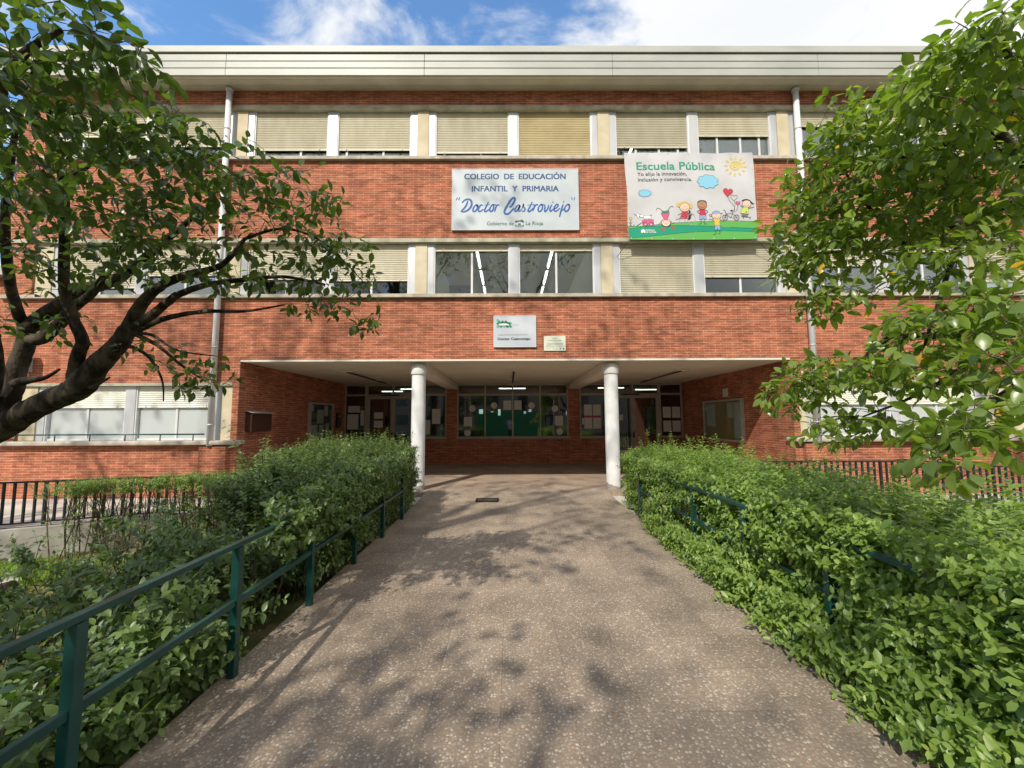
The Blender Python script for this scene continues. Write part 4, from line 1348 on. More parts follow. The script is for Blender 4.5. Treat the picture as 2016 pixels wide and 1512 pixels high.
gM = 'paper sheets on the middle entrance window'
for a, c, d_, e_, l in ((862, 985, 428, 575, 'upper sheet left of the middle mullion'), (1030, 1142, 425, 575, 'upper sheet right of the middle mullion'), (255, 380, 685, 835, 'lower sheet in the left pane'), (1655, 1778, 675, 830, 'lower sheet in the right pane')):
    decal(wx(a), wx(c), wz(e_), wz(d_), l + ' of the middle entrance window', gM)
for a, d_, l in ((385, 552, 'paper disc high in the leftmost pane of the middle window'), (718, 505, 'paper disc high in the second pane of the middle window'), (1298, 508, 'paper disc high in the third pane of the middle window'),
                 (1658, 560, 'paper disc high in the rightmost pane of the middle window'), (310, 940, 'paper disc low in the leftmost pane of the middle window'), (1725, 925, 'paper disc low in the rightmost pane of the middle window')):
    disc(wx(a), wz(d_), .062 * 2, l)
for (cx, cz, l) in ((3.02, 1.55, 'lower left'), (3.36, 1.55, 'lower right'), (3.02, 2.05, 'upper left'), (3.36, 2.05, 'upper right')):
    decal(cx - .15, cx + .15, cz - .21, cz + .21, l + ' poster in the glazing left of the right column', 'posters left of the right double door')
for (cx, cz, l) in ((6.06, 1.42, 'lower left'), (6.42, 1.42, 'lower right'), (6.06, 1.95, 'upper left'), (6.42, 1.95, 'upper right')):
    decal(cx - .155, cx + .155, cz - .21, cz + .21, l + ' poster in the panel right of the right double door', 'posters right of the right double door')
decal(2.78, 2.86, 1.5, 1.75, 'narrow white slip by the frame left of the right column', 'door notices')
decal(2.87, 3.51, 1.775, 1.825, 'magenta strip between the two rows of posters left of the right column', 'door notices', 'pink')
decal(4.1, 4.36, 1.65, 1.88, 'white sheet on the left leaf of the right double door', 'door notices', y=YB + .052)
decal(-5.2, -4.86, 1.75, 2.0, 'upper sheet on the left leaf of the left double door', 'door notices', y=YB + .052)
decal(-5.2, -4.86, 1.42, 1.68, 'lower sheet on the left leaf of the left double door', 'door notices', y=YB + .052)
decal(-6.2, -5.75, 2.0, 2.25, 'printed sheet high in the glazed panel beside the left porch wall', 'door notices')
decal(-6.22, -5.8, 1.35, 1.93, 'large poster low in the glazed panel beside the left porch wall', 'door notices')
decal(-5.72, -5.58, 1.5, 2.08, 'narrow tall sheet in the glazed panel beside the left porch wall', 'door notices')
decal(-2.98, -2.66, 1.55, 2.12, 'printed notice in the window right of the left column', 'door notices')
decal(-3.3, -3.05, 1.15, 1.7, 'grey sheet low in the window behind the left column', 'door notices')

# window guard rail on the left sill
wg = empty('guard_rail', (-9, Y0 - .1, 1.25))
MB().tube([(XWG0 + .05, Y0 - .11, 1.40), (-7.0, Y0 - .11, 1.40)], .016, 8).build('rail', M['green_paint'], wg)
for x in (-11.3, -10.4, -9.6, -8.8, -8.0, -7.25):
    MB().tube([(x, Y0 - .11, 1.25), (x, Y0 - .11, 1.39)], .012, 6).build('post', M['green_paint'], wg)
tag(wg, 'thin dark green guard rail along the left ground floor sill', 'guard rail')

# ------------------------------------------------------------------ railings


def handrail(x, ys, y_end, label):
    e = empty('handrail', (x, (ys[0] + ys[-1]) / 2, 0))
    z1 = .862
    MB().bar((x, ys[0] - .9, z1), (x, y_end, z1), .05, .032).build('top_rail', M['green_paint'], e, bevel=.004)
    zm = .48
    MB().bar((x, ys[0] - .9, zm), (x, y_end, zm), .034, .042).build('middle_rail', M['green_paint'], e, bevel=.004)
    for y in ys:
        MB().box(x - .026, x + .026, y - .026, y + .026, -.25, z1 - .02).build('post', M['green_paint'], e, bevel=.004)
    tag(e, label, 'handrail')


handrail(-1.86, [.8, 1.87, 2.93, 4.0, 5.1, 6.2, 7.3], 7.33, 'dark green metal handrail on the left of the path with shrubs leaning through it')
handrail(2.24, [.85, 1.92, 3.0, 4.05, 5.15, 6.2, 7.26], 7.29, 'dark green metal handrail sunk in the bright hedge right of the path')


def bar_fence(pts, z_top, z_bot, spacing, label):
    e = empty('bar_fence', (pts[0][0], pts[0][1], 0))
    tr, br_ = MB(), MB()
    n = 0
    for k in range(len(pts) - 1):
        a = Vector((pts[k][0], pts[k][1], 0)); c = Vector((pts[k + 1][0], pts[k + 1][1], 0))
        zt0, zt1 = z_top[k], z_top[k + 1]
        tr.bar(a + Vector((0, 0, zt0)), c + Vector((0, 0, zt1)), .045, .03)
        br_.bar(a + Vector((0, 0, z_bot)), c + Vector((0, 0, z_bot)), .035, .025)
        L = (c - a).length; m = int(L / spacing)
        for i in range(m):
            t_ = (i + .5) / m
            q = a.lerp(c, t_); zt = zt0 + (zt1 - zt0) * t_
            if n % 9 == 4:
                MB().box(q.x - .02, q.x + .02, q.y - .02, q.y + .02, z_bot - .16, zt - .016).build('post', M['black_paint'], e)
            else:
                MB().box(q.x - .015, q.x + .015, q.y - .015, q.y + .015, z_bot + .013, zt - .016).build('baluster', M['black_paint'], e)
            n += 1
    tr.build('top_rail', M['black_paint'], e); br_.build('bottom_rail', M['black_paint'], e)
    tag(e, label, 'fence')


bar_fence([(-11.6, 5.62), (-8.75, 6.96), (-5.4, 8.55), (-4.4, 8.65)], [.69, .69, .63, .63], -.0, .125, 'black bar fence on the left behind the clipped hedge')
bar_fence([(4.7, 8.4), (8.25, 8.4), (12.5, 8.3)], [.83, .83, .52], .0, .122, 'black bar fence on the right above the bright hedge')

st = empty('tree_stump', (-6.05, 5.1, -.56))
MB().lathe([(.25, -.05), (.2, .06), (.17, .2), (.165, .36), (.15, .375), (0, .38)], (-6.05, 5.1, -.55), 14).build('wood', M['bark'], st)
MB().lathe([(.15, .381), (0, .384)], (-6.05, 5.1, -.55), 14).build('cut_face', M['sill'], st)
tag(st, 'short sawn tree stump on the lawn at the left edge', 'tree stump')

# ------------------------------------------------------------------ foliage
BIG = (np.array([[0, 0, 0], [.25, 0, -.015], [.5, 0, -.05], [.78, 0, -.12], [1, 0, -.22],
                 [.25, .78, .05], [.5, 1, .03], [.78, .62, -.07], [.25, -.78, .05], [.5, -1, .03], [.78, -.62, -.07]]),
       [(0, 1, 5), (1, 2, 6, 5), (2, 3, 7, 6), (3, 4, 7), (0, 8, 1), (1, 8, 9, 2), (2, 9, 10, 3), (3, 10, 4)])
SMALL = (np.array([[0, 0, 0], [.5, 0, -.03], [1, 0, -.12], [.42, 1, .05], [.42, -1, .05]]),
         [(0, 1, 3), (1, 2, 3), (0, 4, 1), (1, 4, 2)])


OVAL = (np.array([[0, 0, 0], [.5, 0, -.03], [1, 0, -.13], [.2, .72, .04], [.62, .92, .03], [.2, -.72, .04], [.62, -.92, .03]]),
        [(0, 1, 4, 3), (1, 2, 4), (0, 5, 6, 1), (1, 6, 2)])


def leaves(name, P, D, U, L, ratio, m, parent, tmpl=BIG, tint=None, smooth=True):
    P = np.asarray(P, float); D = np.asarray(D, float); U = np.asarray(U, float); L = np.asarray(L, float)
    n = len(P)
    D = D / np.linalg.norm(D, axis=1, keepdims=True)
    Sd = np.cross(D, U); ln_ = np.linalg.norm(Sd, axis=1, keepdims=True); Sd = Sd / np.maximum(ln_, 1e-6)
    Nn = np.cross(Sd, D)
    tv, tf = tmpl
    k = len(tv)
    rt = (np.asarray(ratio) if np.ndim(ratio) else np.full(n, ratio))
    V = (P[:, None, :] + L[:, None, None] * (tv[None, :, 0:1] * D[:, None, :] + (tv[None, :, 1:2] * rt[:, None, None]) * Sd[:, None, :] + tv[None, :, 2:3] * Nn[:, None, :]))
    V = V.reshape(-1, 3)
    lv = []; ls = []
    for f_ in tf:
        ls.append(len(f_)); lv += list(f_)
    lv = np.array(lv); ls = np.array(ls)
    loops = (lv[None, :] + (np.arange(n) * k)[:, None]).ravel()
    tot = np.tile(ls, n); start = np.concatenate(([0], np.cumsum(tot)[:-1]))
    me = bpy.data.meshes.new(name)
    me.vertices.add(len(V)); me.vertices.foreach_set('co', V.ravel().astype(np.float32))
    me.loops.add(len(loops)); me.loops.foreach_set('vertex_index', loops.astype(np.int32))
    me.polygons.add(len(tot)); me.polygons.foreach_set('loop_start', start.astype(np.int32)); me.polygons.foreach_set('loop_total', tot.astype(np.int32))
    if smooth:
        me.polygons.foreach_set('use_smooth', np.ones(len(tot), bool))
    a = me.attributes.new('tint', 'FLOAT', 'POINT')
    tt = RNG.random(n) if tint is None else np.asarray(tint)
    a.data.foreach_set('value', np.repeat(tt, k).astype(np.float32))
    me.materials.append(m)
    me.update(calc_edges=True)
    o = bpy.data.objects.new(name, me); COL.objects.link(o)
    if parent is not None:
        o.parent = parent; o.matrix_parent_inverse = parent.matrix_world.inverted()
    return o


def twig_mesh(name, segs, m, parent, n=4):
    """segs: list of (polyline Nx3, radii)"""
    V = []; F = []
    o = 0
    for pts, rad in segs:
        pts = np.asarray(pts, float); k = len(pts)
        d = np.gradient(pts, axis=0); d /= np.maximum(np.linalg.norm(d, axis=1, keepdims=True), 1e-9)
        ref = np.array([0.3, .2, .93]) if abs(d[0][2]) < .9 else np.array([1., 0, 0])
        u = np.cross(d, ref); u /= np.maximum(np.linalg.norm(u, axis=1, keepdims=True), 1e-9)
        w = np.cross(d, u)
        a = np.arange(n) * 2 * pi / n
        ring = pts[:, None, :] + np.asarray(rad)[:, None, None] * (np.cos(a)[None, :, None] * u[:, None, :] + np.sin(a)[None, :, None] * w[:, None, :])
        V.append(ring.reshape(-1, 3))
        for i in range(k - 1):
            for j in range(n):
                F.append((o + i * n + j, o + i * n + (j + 1) % n, o + (i + 1) * n + (j + 1) % n, o + (i + 1) * n + j))
        o += k * n
    me = bpy.data.meshes.new(name)
    me.from_pydata(np.concatenate(V).tolist(), [], F)
    me.polygons.foreach_set('use_smooth', [True] * len(F))
    me.materials.append(m)
    ob = bpy.data.objects.new(name, me); COL.objects.link(ob)
    if parent is not None:
        ob.parent = parent; ob.matrix_parent_inverse = parent.matrix_world.inverted()
    return ob


def rvec(n, s=1.0):
    return RNG.normal(0, s, (n, 3))


def shoots(base, dirs, lens, leafL, gap, m, stem_m, parent, ratio=.27, stem_r=.0018, droop=.15, tmpl=OVAL, foliage='foliage', stems='stems', spread=.95, tint_lo=0, tint_hi=1):
    """upright shoots with opposite pairs of leaves, each pair turned against the last"""
    P = []; D = []; U = []; L = []; T = []; segs = []
    for b0, d0, ln_ in zip(base, dirs, lens):
        d0 = d0 / np.linalg.norm(d0)
        n = max(2, int(ln_ / gap))
        bend = RNG.normal(0, .18, 3)
        t_ = np.linspace(0, 1, n + 1)
        pts = b0 + np.outer(t_ * ln_, d0) + np.outer(t_ ** 2 * ln_, bend) * .5
        side0 = np.cross(d0, RNG.normal(0, 1, 3)); side0 /= np.linalg.norm(side0) + 1e-9
        side1 = np.cross(d0, side0)
        base_t = tint_lo + (tint_hi - tint_lo) * RNG.random()
        for i in range(1, n + 1):
            s_ = side0 if i % 2 else side1
            sz = leafL * np.interp(b0[1], [3.0, 7.0], [1.12, .82]) * RNG.uniform(.65, 1.25) * (1 if i < n - 1 else .62)
            for q in (-1, 1):
                dd = s_ * q * spread + d0 * RNG.uniform(.25, .75) + np.array([0, 0, -droop]) + RNG.normal(0, .16, 3)
                P.append(pts[i]); D.append(dd); U.append(d0 * .5 + np.array([-.12, -.28, 1.0]) + RNG.normal(0, .28, 3)); L.append(sz)
                T.append(np.clip(base_t * .55 + .30 * i / n + RNG.normal(0.05, .13), 0, 1))
        segs.append((pts, np.linspace(stem_r, stem_r * .5, n + 1)))
    fo = leaves(foliage, P, D, U, L, ratio, m, parent, tmpl, T)
    so = twig_mesh(stems, segs, stem_m, parent, 3) if stem_m else None
    return fo, so


def fbm(x, y, s=0):
    return (sin(1.7 * x + 2.3 * y + s) + .6 * sin(3.9 * x - 2.9 * y + 1.3 + s) + .4 * sin(7.3 * x + 5.1 * y + 2.1 + s)) / 2


# --- bright hedge, right of the path
H = empty('hedge', (3.4, 4.6, 0))
tag(H, 'broad bright green privet hedge right of the path swallowing the handrail', 'hedge')
base = []; dirs = []; lens = []


def top_r(x, y):
    return .84 + .12 * min(1, (x - 2.2) / .6) - .22 * max(0, (x - 3.1) / 1.6) + .032 * max(0, y - 3) * (1 if x < 3.3 else .25) + .06 * fbm(x, y)


for _ in range(4300):
    y = RNG.uniform(.45, 8.35); x = RNG.uniform(2.30, 4.75)
    zt = top_r(x, y)
    base.append((x, y, zt - RNG.uniform(.02, .3))); dirs.append(np.array([RNG.normal(-.1, .4), RNG.normal(-.12, .4), 1.0])); lens.append(RNG.uniform(.10, .26))
for _ in range(3600):                            # the face along the path
    y = RNG.uniform(.45, 8.35); z = RNG.uniform(.0, .98)
    if y > 3.2 and RNG.random() < .15 * fbm(y * 1.3, z * 3) : continue
    x = 2.355 + .09 * np.clip((y - 6) / 1.5, 0, 1) + .08 * fbm(y * 2, z * 3) + RNG.uniform(0, .16) - .10 * (1 - abs(z - .40)) + .075 * (abs(y - 4.8) < .95)
    base.append((x, y, z)); dirs.append(np.array([-.85, RNG.normal(-.15, .55), RNG.uniform(-.15, .9)])); lens.append(RNG.uniform(.08, .24))
for _ in range(1100):                            # skirt hanging over the edge of the paving
    y = RNG.uniform(.5, 6.5); z = RNG.uniform(-.02, .30)
    base.append((2.24 + RNG.normal(0, .05) - .05 * max(0, 3.5 - y) / 3, y, z)); dirs.append(np.array([-.9, RNG.normal(-.2, .6), RNG.uniform(-.1, .6)])); lens.append(RNG.uniform(.1, .26))
for _ in range(900):                             # far end
    x = RNG.uniform(2.34, 4.7); z = RNG.uniform(0, 1.05)
    base.append((x, 8.35 + RNG.normal(0, .05), z)); dirs.append(np.array([RNG.normal(0, .4), .8, .6])); lens.append(RNG.uniform(.08, .2))
for _ in range(800):                             # sprays leaning over the rail
    y = RNG.choice([RNG.uniform(.6, 2.2), RNG.uniform(2.6, 3.7), RNG.uniform(5.8, 8.3)])
    base.append((2.34 + RNG.normal(0, .04), y, RNG.uniform(.6, .93))); dirs.append(np.array([-.6, RNG.normal(-.2, .5), RNG.uniform(.2, 1.0)])); lens.append(RNG.uniform(.12, .26))
for _ in range(150):                             # long shoots above the trimmed top
    y = RNG.uniform(1.4, 8.3); x = RNG.uniform(2.3, 4.75)
    base.append((x, y, top_r(x, y) - .04)); dirs.append(np.array([RNG.normal(0, .18), RNG.normal(0, .18), 1.0])); lens.append(RNG.uniform(.24, .46))
shoots(base, dirs, lens, .066, .031, M['leaf_hedge'], M['stem'], H, ratio=.27)
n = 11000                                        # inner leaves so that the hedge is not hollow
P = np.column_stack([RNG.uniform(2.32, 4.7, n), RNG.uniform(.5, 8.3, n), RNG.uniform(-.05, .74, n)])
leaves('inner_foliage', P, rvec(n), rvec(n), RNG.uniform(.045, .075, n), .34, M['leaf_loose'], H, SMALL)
segs = []
for _ in range(420):
    y = RNG.uniform(.4, 8.3); x = RNG.uniform(2.3, 4.5)
    p0 = np.array([x, y, -.2]); p2 = p0 + np.array([RNG.normal(0, .16), RNG.normal(0, .16), 1.05]); p1 = (p0 + p2) / 2 + RNG.normal(0, .07, 3)
    segs.append((np.array([p0, p1, p2]), [.009, .006, .003]))
twig_mesh('branches', segs, M['stem_brown'], H, 4)

# --- looser hedge, left of the path
H = empty('hedge', (-2.6, 5.2, 0))
tag(H, 'loose dark green shrub hedge left of the path, thin near and tall by the column', 'hedge')


def top_l(x, y):
    return np.interp(y, [.5, 2.0, 3.5, 5.0, 6.5, 8.6], [.45, .62, .78, .98, 1.12, 1.2]) + .07 * fbm(x * 1.5, y * 1.5, 2)


base = []; dirs = []; lens = []
for _ in range(3500):                            # dense far part
    y = RNG.uniform(4.6, 8.7); x = RNG.uniform(-3.9, -2.05) if y > 6 else RNG.uniform(-3.3, -1.97)
    zt = top_l(x, y)
    base.append((x, y, zt - RNG.uniform(.02, .35))); dirs.append(np.array([RNG.normal(0.1, .4), RNG.normal(-.15, .4), 1.0])); lens.append(RNG.uniform(.1, .26))
for _ in range(3000):
    y = 8.75 - 4.3 * RNG.random() ** 1.3; z = RNG.uniform(.02, 1.1) * min(1, top_l(-1.9, y))
    x = -2.03 + .06 * fbm(y * 2, z * 3) - RNG.uniform(0, .2) + .12 * max(0, z - .35) * (1.2 if y < 6 else .3)
    base.append((x, y, z)); dirs.append(np.array([.85, RNG.normal(-.15, .55), RNG.uniform(-.1, .8)])); lens.append(RNG.uniform(.08, .22))
for _ in range(700):
    x = RNG.uniform(-3.8, -2.1); z = RNG.uniform(0, 1.15)
    base.append((x, 8.7 + RNG.normal(0, .05), z)); dirs.append(np.array([RNG.normal(0, .4), .6, .6])); lens.append(RNG.uniform(.08, .2))
for _ in range(100):
    y = RNG.uniform(5.0, 8.6); x = RNG.uniform(-3.6, -1.95)
    base.append((x, y, top_l(x, y) - .05)); dirs.append(np.array([RNG.normal(0, .16), RNG.normal(0, .16), 1.0])); lens.append(RNG.uniform(.22, .42))
for _ in range(620):                             # sprays over the top rail
    base.append((-1.95 + RNG.normal(0, .05), RNG.uniform(3.9, 7.4), RNG.uniform(.74, 1.05))); dirs.append(np.array([.5, RNG.normal(-.2, .5), RNG.uniform(-.1, .7)])); lens.append(RNG.uniform(.1, .24))
for _ in range(520):
    y = 3.5 + 3.2 * RNG.random(); z = RNG.uniform(.6, 1.0)
    base.append((-1.95 + RNG.normal(0, .06), y, z)); dirs.append(np.array([.7, RNG.normal(-.25, .6), RNG.uniform(-.2, .8)])); lens.append(RNG.uniform(.12, .3))
shoots(base, dirs, lens, .064, .031, M['leaf_loose'], M['stem'], H, ratio=.29)
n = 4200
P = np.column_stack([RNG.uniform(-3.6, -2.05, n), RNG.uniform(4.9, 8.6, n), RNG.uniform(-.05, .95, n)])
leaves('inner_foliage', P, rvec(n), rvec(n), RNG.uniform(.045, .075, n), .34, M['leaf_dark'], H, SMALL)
# the thin near part: single bushes with longer shoots and larger leaves
base = []; dirs = []; lens = []; segs = []
for q_ in range(225):
    y = .7 + 4.6 * RNG.random() ** .8; x = -2.08 - 1.55 * RNG.random() ** 1.3 * (1 if y > 2.0 else .8)
    if q_ >= 160: y = RNG.uniform(3.2, 6.2); x = RNG.uniform(-4.7, -2.6)
    gz = ground_height(x, y)
    hgt = top_l(x, y) - gz - .12
    p0 = np.array([x, y, gz - .05]); tip = p0 + np.array([RNG.normal(.05, .16), RNG.normal(-.08, .16), hgt * RNG.uniform(.55, 1.0)])
    mid = (p0 + tip) / 2 + RNG.normal(0, .05, 3)
    segs.append((np.array([p0, mid, tip]), [.0075, .0055, .0035]))
    for k in range(10):
        t_ = RNG.uniform(.25, 1.0)
        b0 = (p0 * (1 - t_) ** 2 + 2 * mid * t_ * (1 - t_) + tip * t_ ** 2)
        base.append(b0); dirs.append(np.array([RNG.normal(.12, .7), RNG.normal(-.1, .7), RNG.uniform(.1, 1.0)])); lens.append(RNG.uniform(.12, .34))
shoots(base, dirs, lens, .068, .036, M['leaf_loose'], M['stem'], H, ratio=.27, foliage='near_foliage', stems='near_stems', tmpl=BIG)
for _ in range(260):
    y = RNG.uniform(4.5, 8.6); x = RNG.uniform(-3.6, -2.05)
    p0 = np.array([x, y, -.5]); p2 = p0 + np.array([RNG.normal(0, .14), RNG.normal(0, .14), 1.45]); p1 = (p0 + p2) / 2 + RNG.normal(0, .07, 3)
    segs.append((np.array([p0, p1, p2]), [.009, .006, .003]))
twig_mesh('branches', segs, M['stem_brown'], H, 4)

# --- clipped hedge before the left fence
H = empty('hedge', (-6.6, 7.5, -.5))
tag(H, 'clipped hedge with bare stems standing before the left black fence', 'hedge')
base = []; dirs = []; lens = []; segs = []
for i in range(64):
    t_ = i / 63
    x = -7.55 + 4.0 * t_ + RNG.normal(0, .04); y = 7.2 + 1.2 * t_ + RNG.normal(0, .07) - .1
    p0 = np.array([x, y, -.62]); tip = p0 + np.array([RNG.normal(0, .1), RNG.normal(0, .08), 1.22 + .12 * t_])
    mid = (p0 + tip) / 2 + RNG.normal(0, .05, 3)
    segs.append((np.array([p0, mid, tip]), [.010, .008, .004]))
    for k in range(3):
        c0 = p0 * .45 + tip * .55 + RNG.normal(0, .03, 3); c1 = tip + np.array([RNG.normal(0, .14), RNG.normal(0, .1), .02])
        segs.append((np.array([c0, (c0 + c1) / 2 + RNG.normal(0, .03, 3), c1]), [.006, .004, .003]))
    for k in range(36):
        b0 = tip + np.array([RNG.normal(0, .07), RNG.normal(0, .12), RNG.uniform(-.18, .04)])
        base.append(b0); dirs.append(np.array([RNG.normal(0, .6), RNG.normal(-.2, .6), RNG.uniform(.2, 1)])); lens.append(RNG.uniform(.07, .17))
    for k in range(12):
        b0 = p0 + (tip - p0) * RNG.uniform(.25, .8) + RNG.normal(0, .05, 3)
        base.append(b0); dirs.append(np.array([RNG.normal(0, .7), -.5, RNG.uniform(0, .8)])); lens.append(RNG.uniform(.06, .14))
shoots(base, dirs, lens, .036, .022, M['leaf_hedge'], M['stem'], H, ratio=.28)
twig_mesh('branches', segs, M['stem_brown'], H, 5)

# --- young bushes with large leaves between hedge and lawn


def sapling(x, y, hgt, ns, label, leafL=.085, m='leaf_loose'):
    e = empty('shrub', (x, y, ground_height(x, y)))
    tag(e, label, 'shrub', 'young bushes with large leaves on the left bank')
    base = []; dirs = []; lens = []; segs = []
    gz = ground_height(x, y)
    for k in range(ns):
        a = RNG.uniform(0, 2 * pi); r = RNG.uniform(.02, .16) * hgt
        p0 = np.array([x, y, gz]); tip = p0 + np.array([cos(a) * r * 2, sin(a) * r * 2, hgt * RNG.uniform(.7, 1)])
        mid = (p0 + tip) / 2 + RNG.normal(0, .03, 3)
        segs.append((np.array([p0, mid, tip]), [.008, .006, .004]))
        base.append((mid + tip) / 2); dirs.append(tip - mid); lens.append(np.linalg.norm(tip - mid) * .8)
        for q in range(2):
            base.append(mid + (tip - mid) * RNG.uniform(0, .7)); dirs.append(np.array([RNG.normal(0, .6), RNG.normal(0, .6), .7])); lens.append(RNG.uniform(.14, .28))
    shoots(base, dirs, lens, leafL, .06, M[m], M['stem'], e, ratio=.25, tmpl=BIG, droop=.1)
    twig_mesh('branches', segs, M['stem_brown'], e, 5)


for x, y, h_, ns, lab in ((-3.05, 3.35, .9, 6, 'leafy young bush behind the second handrail post'), (-3.6, 4.2, 1.05, 7, 'tall young bush leaning out over the lawn'), (-4.5, 4.35, .95, 6, 'young bush with pointed leaves standing alone on the lawn'),
                          (-2.55, 2.35, .75, 5, 'small bush behind the nearest handrail post'), (-3.4, 2.7, .7, 5, 'low bush on the bank below the handrail'), (-3.9, 5.6, 1.25, 7, 'tall bush with large leaves before the clipped hedge'),
                          (-2.6, 1.75, .55, 5, 'lowest bush at the near corner of the left bank')):
    sapling(x, y, h_, ns, lab)
sapling(-3.35, 6.0, 1.95, 3, 'tall sprout with big leaves standing up before the letterbox', .11)
sapling(-2.95, 6.0, 1.75, 2, 'single upright sprout with a few leaves before the waste bin', .10)

# --- grass on the lawn
n = 26000
P = np.column_stack([RNG.uniform(-9.5, -2.2, n), RNG.uniform(1.2, 7.3, n), np.zeros(n)])
keep = np.array([(fbm(p[0] * 1.1, p[1] * 1.1, 5) + .7 * RNG.random()) > .05 for p in P])
P = P[keep]
P[:, 2] = [ground_height(a, c) + (.03 * sin(3.1 * a + c) * cos(2.3 * c)) for a, c, _ in P]
n = len(P)
D = np.column_stack([RNG.normal(0, .5, n), RNG.normal(0, .5, n), np.ones(n)])
M['grass'] = leaf_material('grass blade', [(0, (.10, .13, .02)), (.6, (.2, .24, .04)), (1, (.34, .33, .09))], rough=.6, transl=.3)
gobj = leaves('grass', P, D, rvec(n), RNG.uniform(.03, .085, n), .07, M['grass'], None, SMALL)
tag(gobj, 'short patchy yellow green grass on the left lawn', 'grass', kind='stuff')
n = 700
P = np.column_stack([RNG.normal(-7.0, .5, n), RNG.normal(6.25, .3, n), np.full(n, -.55)])
wob = empty('weed_clump', (-6.9, 6.2, -.55))
leaves('foliage', P, np.column_stack([RNG.normal(0, .5, n), RNG.normal(0, .5, n), np.ones(n)]), rvec(n), RNG.uniform(.08, .22, n), .07, M['leaf_hedge'], wob, SMALL)
tag(wob, 'clump of tall weeds at the foot of the low concrete wall', 'weeds')

# --- trees ------------------------------------------------------------


def grow_tree(name, label, limbs, clusters, leafL, m, ntips, trunk_r=None, group=None, leaf_gap=.036, twig_len=.34, low_dir=-.35, cat='tree', leafy=1.0):
    """limbs: list of (points, radii) ; clusters: (centre, radii, weight)"""
    root = Vector(limbs[0][0][0])
    e = empty(name, root)
    tag(e, label, cat, group)
    nodes = []; segs = []
    for pts, rad in limbs:
        pts = np.array([tuple(q) for q in pts], float)
        k = len(pts)
        # smooth the limb
        tt = np.linspace(0, k - 1, (k - 1) * 5 + 1)
        dense = []
        for t_ in tt:
            i = min(int(t_), k - 2); f_ = t_ - i
            p0 = pts[max(i - 1, 0)]; p1 = pts[i]; p2 = pts[i + 1]; p3 = pts[min(i + 2, k - 1)]
            dense.append(.5 * ((2 * p1) + (-p0 + p2) * f_ + (2 * p0 - 5 * p1 + 4 * p2 - p3) * f_ ** 2 + (-p0 + 3 * p1 - 3 * p2 + p3) * f_ ** 3))
        dense = np.array(dense)
        rr = np.interp(tt, np.arange(k), rad)
        dense[1:-1] += RNG.normal(0, 1, (len(dense) - 2, 3)) * (rr[1:-1, None] * .035)
        rr = rr * (1 + RNG.normal(0, .018, len(rr)))
        segs.append((dense, rr))
        nodes += [d for d in dense[2:]]
    limb_obj = twig_mesh('trunk', segs, M['bark'], e, 12)
    nodes = np.array(nodes)
    W = np.array([c[2] for c in clusters], float); W /= W.sum()
    tips = []
    for _ in range(ntips):
        c = clusters[RNG.choice(len(clusters), p=W)]
        q = RNG.normal(0, 1, 3); q = q / np.linalg.norm(q) * RNG.random() ** .45
        tips.append(np.array(c[0]) + q * np.array(c[1]))
    tips = np.array(tips)
    d0 = np.array([np.min(np.linalg.norm(nodes - t_, axis=1)) for t_ in tips])
    tips = tips[np.argsort(d0)]
    tw = []
    P = []; D = []; U = []; L = []; T = []
    arr = np.zeros((len(nodes) + ntips * 8, 3)); cnt = len(nodes); arr[:cnt] = nodes
    for tip in tips:
        dd = np.linalg.norm(arr[:cnt] - tip, axis=1)
        j = int(np.argmin(dd)); a = arr[j].copy(); L0 = dd[j]
        if L0 < .05: continue
        ctrl = (a + tip) / 2 + RNG.normal(0, .12 * L0, 3) + np.array([0, 0, .14 * L0])
        k = max(3, min(7, int(L0 / .1) + 2))
        t_ = np.linspace(0, 1, k)[:, None]
        pl = a * (1 - t_) ** 2 + 2 * ctrl * t_ * (1 - t_) + tip * t_ ** 2
        r0 = min(.010, .0022 + .006 * L0)
        tw.append((pl, np.linspace(r0, .0014, k)))
        new = pl[1:]
        arr[cnt:cnt + len(new)] = new; cnt += len(new)
        # leaves along the last stretch
        dv = pl[-1] - pl[-2]; dv /= np.linalg.norm(dv) + 1e-9
        span = min(L0, twig_len)
        nl = max(3, int(span / leaf_gap * leafy))
        bt = RNG.random()
        for i in range(nl):
            f_ = 1 - (i / nl) * min(1, span / L0)
            g_ = f_ * (k - 1); i0 = min(int(g_), k - 2); pos = pl[i0] + (pl[i0 + 1] - pl[i0]) * (g_ - i0)
            side = np.cross(dv, RNG.normal(0, 1, 3)); side /= np.linalg.norm(side) + 1e-9
            dr = dv * RNG.uniform(.2, .8) + side * .9 + np.array([0, 0, low_dir]) + RNG.normal(0, .15, 3)
            up = np.array([0, 0, 1.0]) + RNG.normal(0, .45, 3)
            P.append(pos + dr / np.linalg.norm(dr) * .012); D.append(dr); U.append(up); L.append(leafL * RNG.uniform(.6, 1.2))
            T.append(min(1, np.clip(bt * .5 + RNG.random() * .45, 0, .95)) if RNG.random() > .006 else 1.0)
    twig_mesh('twigs', tw, M['stem_brown'], e, 4)
    leaves('crown', P, D, U, L, RNG.uniform(.22, .32, len(P)), m, e, BIG, T)
    return e


def cl(px, py, d, rx_, ry_, rd, w=1.0):
    c = at(px, py, d)
    return (tuple(c), (rx_ * d / FPX, rd, ry_ * d / FPX), w * rx_ * ry_ / 1e4 * (d / 2.5) ** 1.0)


def pl(*pts):
    return [at(*q) for q in pts]


